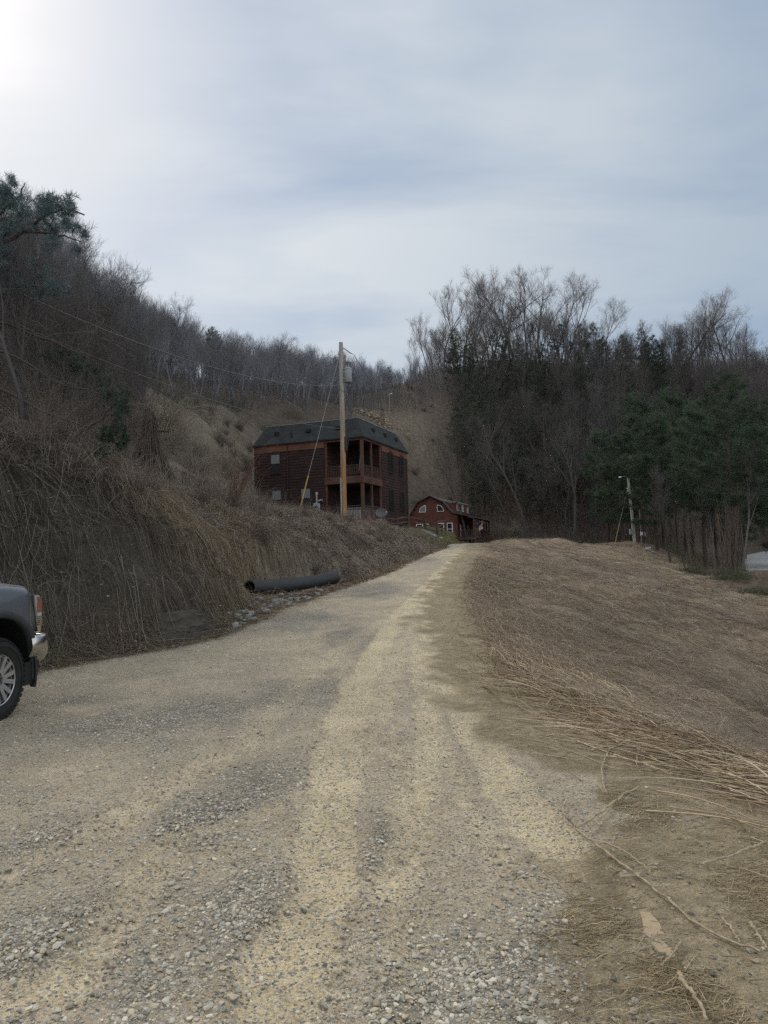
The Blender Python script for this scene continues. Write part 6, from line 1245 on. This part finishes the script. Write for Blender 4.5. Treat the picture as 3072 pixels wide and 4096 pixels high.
# wheel-arch mouldings, inner wells
for c in (0, -4.06):
    for sg in (-1, 1):
        th_ = np.linspace(-.12, PI+.12, 26); V = []
        for r_, o in ((.64, -.04), (.64, .025), (.705, .03), (.72, .0)): V.append(np.stack([c+r_*np.cos(th_), sg*(np.array([float(ysd(np.array([c+.66*math.cos(a)]), np.array([.5]))[0]) for a in th_])+o-.012), .42+r_*np.sin(th_)], -1))
        k_ = (np.arange(3)[:, None]*26+np.arange(25)).ravel(); MB().raw(np.array(V).reshape(-1, 3), np.stack([k_, k_+1, k_+27, k_+26], 1)).build('wheel_arch', simple('dark_arch_moulding', (.04, .043, .047), .5, .15), body, True)
        th_ = np.linspace(-.2, PI+.2, 20); V = [np.stack([c+.645*np.cos(th_), np.full(20, sg*y), .42+.645*np.sin(th_)], -1) for y in (.97, .55)]; V.append(np.repeat(np.array([[c, sg*.55, .42]]), 20, 0)); k_ = (np.arange(2)[:, None]*20+np.arange(19)).ravel(); MB().raw(np.array(V).reshape(-1, 3), np.stack([k_, k_+1, k_+21, k_+20], 1)).build('wheel_well', M_blackm, body)
MB().box(-5.1, .7, -.72, .72, .5, .7).box(-5.1, .6, -.55, .55, .7, 1.25).build('chassis', M_blackm, tk)
# front: grille, lamps, bumper, air dam
MB().box(.70, .86, -.62, .62, .86, 1.30).build('grille', M_chrome, tk, bevel=.03); mb = MB()
for k in range(4): mb.box(.86, .885, -.56, .56, .91+k*.095, .96+k*.095)
mb.build('grille_bar', M_chrome, tk)
for sg in (-1, 1):
    f = lambda x, o: sg*(float(ysd(np.array([x]), np.array([.55]))[0])+o)
    L = MB(); P = [(.58, 1.285), (.80, 1.275), (.865, 1.20), (.875, 1.0), (.855, .84), (.80, .85), (.73, 1.0), (.60, 1.2)]
    V = [(x, f(x, .012), z) for x, z in P]+[(x, f(x, -.12), z) for x, z in P]; n_ = len(P); c0 = np.mean(V[:n_], 0)
    L.raw(V+[tuple(c0)], [(i, (i+1) % n_, n_+(i+1) % n_, n_+i) for i in range(n_)], [(i, (i+1) % n_, 2*n_) for i in range(n_)]); hl = L.build('headlight', M_chrome, tk)
    def plate(nm, P2, mt, o):
        V = [(x, f(x, o), z) for x, z in P2]; V += [(x, f(x, o-.02), z) for x, z in P2]; n_ = len(P2); MB().raw(V+[tuple(np.mean(V[:n_], 0))], [(i, (i+1) % n_, n_+(i+1) % n_, n_+i) for i in range(n_)], [(i, (i+1) % n_, 2*n_) for i in range(n_)]).build(nm, mt, hl)
    plate('lens', [(.61, 1.27), (.80, 1.262), (.85, 1.19), (.855, 1.03), (.76, 1.03), (.63, 1.2)], M_lamp, .022)
    plate('amber_reflector', [(.70, 1.245), (.805, 1.24), (.835, 1.18), (.84, 1.07), (.75, 1.07), (.70, 1.17)], M_amber, .032)
    mb = MB()
    for k in range(7): z_ = 1.09+k*.023; mb.bar((.725, f(.725, .036), z_), (.83, f(.83, .036), z_), .004, .005)
    for k in range(5): z_ = 1.012-k*.022; mb.bar((.765+k*.012, f(.77, .03), z_), (.862, f(.86, .03), z_), .008, .010)
    mb.build('trim_ribs', M_chrome, hl)
# bumper wraps round the corners
th_ = np.linspace(-1, 1, 41); pl_ = []
for s_ in th_:
    a = abs(s_); pl_.append((.97-.02*a*a if a < .72 else .95-.42*((a-.72)/.28)**2.2, s_/abs(s_ or 1)*(.86*a/.72 if a < .72 else .86+.13*math.sin((a-.72)/.28*PI/2))))
pl_ = np.array(pl_); rows = []
for z_, o in ((.805, -.07), (.815, -.015), (.79, .0), (.70, .012), (.60, .0), (.545, -.035), (.50, -.10)):
    tg = nrm(np.gradient(pl_, axis=0)); nn = np.stack([tg[:, 1], -tg[:, 0]], 1); q_ = pl_+nn*o; zz0 = z_+np.where((np.abs(th_) > .8) & (z_ < .62), (np.abs(th_)-.8)*.35, 0); rows.append(np.stack([q_[:, 0], q_[:, 1], zz0], -1))
k_ = (np.arange(6)[:, None]*41+np.arange(40)).ravel(); bmp = MB().raw(np.array(rows).reshape(-1, 3), np.stack([k_, k_+1, k_+42, k_+41], 1)).build('bumper', M_chrome, tk, True); bmp.modifiers.new('skin', 'SOLIDIFY').thickness = .01
MB().prism([(.50, .54), (.76, .54), (.71, .25), (.68, .25), (.65, .29), (.50, .29)], -.93, -.88).prism([(.50, .54), (.76, .54), (.71, .25), (.68, .25), (.65, .29), (.50, .29)], .88, .93).prism([(.70, .54), (.80, .54), (.775, .36), (.735, .36)], -.88, .88).build('air_dam', M_blackm, tk)
# cab, glass, bed
prof = [(-.8, 1.42), (-1.55, 1.98), (-2.2, 2.03), (-3.0, 2.0), (-3.32, 1.5), (-3.32, 1.42)]; mb = MB()
V = [(x, sg*(.98-.28*(z-1.42)), z) for sg in (-1, 1) for x, z in prof]; n_ = len(prof); mb.raw(V, [(i, i+1, n_+i+1, n_+i) for i in range(n_-1)], [(0, i, i+1) for i in range(1, n_-1)]+[(n_, n_+i+1, n_+i) for i in range(1, n_-1)]); cab = mb.build('cab', M_paint, tk)
for sg in (-1, 1):
    for P2 in ([(-1.05, 1.47), (-1.62, 1.90), (-2.1, 1.93), (-2.1, 1.47)], [(-2.2, 1.47), (-2.2, 1.93), (-2.95, 1.9), (-3.15, 1.55), (-3.15, 1.47)]): V = [(x, sg*(.985-.28*(z-1.42)+.004), z) for x, z in P2]; MB().raw(V+[tuple(np.mean(V, 0))], None, [(i, (i+1) % len(P2), len(P2)) for i in range(len(P2))]).build('side_window', M_glass, cab)
MB().raw([(-.86, -.88, 1.475), (-.86, .88, 1.475), (-1.5, .76, 1.955), (-1.5, -.76, 1.955)], [(0, 1, 2, 3)]).build('windscreen', M_glass, cab)
for sg in (-1, 1):
    MB().box(-1.0, -.78, min(sg*1.02, sg*1.24), max(sg*1.02, sg*1.24), 1.5, 1.76).bar((-.9, sg*.95, 1.5), (-.9, sg*1.1, 1.56), .05, .05).build('wing_mirror', M_blackm, tk, bevel=.03)
    for x0, x1 in ((-2.1, -.95), (-3.25, -2.15)):
        dr = MB()
        for a, b_ in (((x0, .62), (x0, 1.42)), ((x1, .62), (x1, 1.42)), ((x0, .62), (x1, .62))): dr.bar((a[0], sg*1.004, a[1]), (b_[0], sg*1.004, b_[1]), .012, .012)
        d0 = dr.build('door_seam', M_blackm, tk); MB().bar((x0+.1, sg*1.03, 1.2), (x0+.32, sg*1.03, 1.2), .03, .035).build('door_handle', M_chrome, d0)
MB().box(-5.25, -3.4, -.85, .85, .8, .86).build('bed_floor', M_blackm, tk); MB().box(-5.27, -5.22, -.95, .95, .75, 1.4).build('tailgate', M_paint, tk); MB().box(-5.5, -5.28, -.98, .98, .55, .74).build('rear_bumper', M_chrome, tk, bevel=.04)
for sg in (-1, 1): MB().box(-5.28, -5.2, min(sg*.9, sg*1.0), max(sg*.9, sg*1.0), .95, 1.38).build('tail_light', M_amber, tk)
# wheels
tyre = MB().lathe([(.25, -.12), (.275, -.135), (.33, -.15), (.385, -.145), (.405, -.125), (.415, -.09), (.418, 0), (.415, .09), (.405, .125), (.385, .145), (.33, .15), (.275, .135), (.25, .12), (.25, -.12)], 64, 'y')
for k in range(44):
    for sg in (-1, 1):
        a = (k+(.5 if sg > 0 else 0))*2*PI/44; ca, sa = math.cos(a), math.sin(a); tyre.bar((.395*ca, sg*.142, .395*sa), (.424*ca, sg*.095, .424*sa), .034, .03, (ca, 0, sa)); tyre.bar((.421*ca, sg*.09, .421*sa), (.421*ca, sg*.01, .421*sa), .036, .014, (ca, 0, sa))
tyre.lathe([(.345, -.156), (.352, -.157), (.36, -.153)], 48, 'y'); _t = tyre.build('tyre', M_tyre); tyre_me = _t.data
rim = MB().lathe([(.254, -.125), (.262, -.13), (.258, -.10), (.238, -.095), (.232, -.06)], 48, 'y')
for k in range(7):
    for off in (-.17, .17):
        a = k*2*PI/7+.12+off; b_ = k*2*PI/7+.12+off*1.25; p0 = np.array([.075*math.cos(a), -.095, .075*math.sin(a)]); p1 = np.array([.25*math.cos(b_), -.112, .25*math.sin(b_)]); rim.bar(p0, p1, .046, .04, (0, 1, 0))
    a = k*2*PI/7+.12; rim.bar((.07*math.cos(a), -.088, .07*math.sin(a)), (.17*math.cos(a), -.085, .17*math.sin(a)), .06, .02, (0, 1, 0))
rim.lathe([(.0, -.085), (.11, -.088), (.115, -.07), (.0, -.05)], 28, 'y')
for k in range(8): a = (k+.5)*PI/4; rim.lathe([(0, -.122), (.012, -.12), (.015, -.105), (.015, -.085)], 8, 'y', (.085*math.cos(a), 0, .085*math.sin(a)))
_r = rim.build('rim', M_alloy); rim_me = _r.data
hubm = MB().lathe([(0, -.115), (.045, -.113), (.055, -.10), (.055, -.08)], 20, 'y').build('hub_cap', M_blackm); brk = MB().lathe([(0, -.05), (.235, -.05), (.235, -.04), (0, -.04)], 32, 'y').build('brake_disc', M_blackm)
_hm, _bm = hubm.data, brk.data
for o in (_t, _r, hubm, brk): bpy.data.objects.remove(o)
hubm, brk = _hm, _bm
for x in (0, -4.06):
    for sg in (-1, 1):
        o = bpy.data.objects.new('wheel', None); C.objects.link(o); o.parent = tk; o.location = (x, sg*.855, .42); o.rotation_euler = (0, random.uniform(0, 1) if x else .1, PI if sg > 0 else 0)
        for nm, me in (('tyre', tyre_me), ('rim', rim_me), ('hub_cap', hubm), ('brake_disc', brk)): link(nm, me, None, o)
#@@END
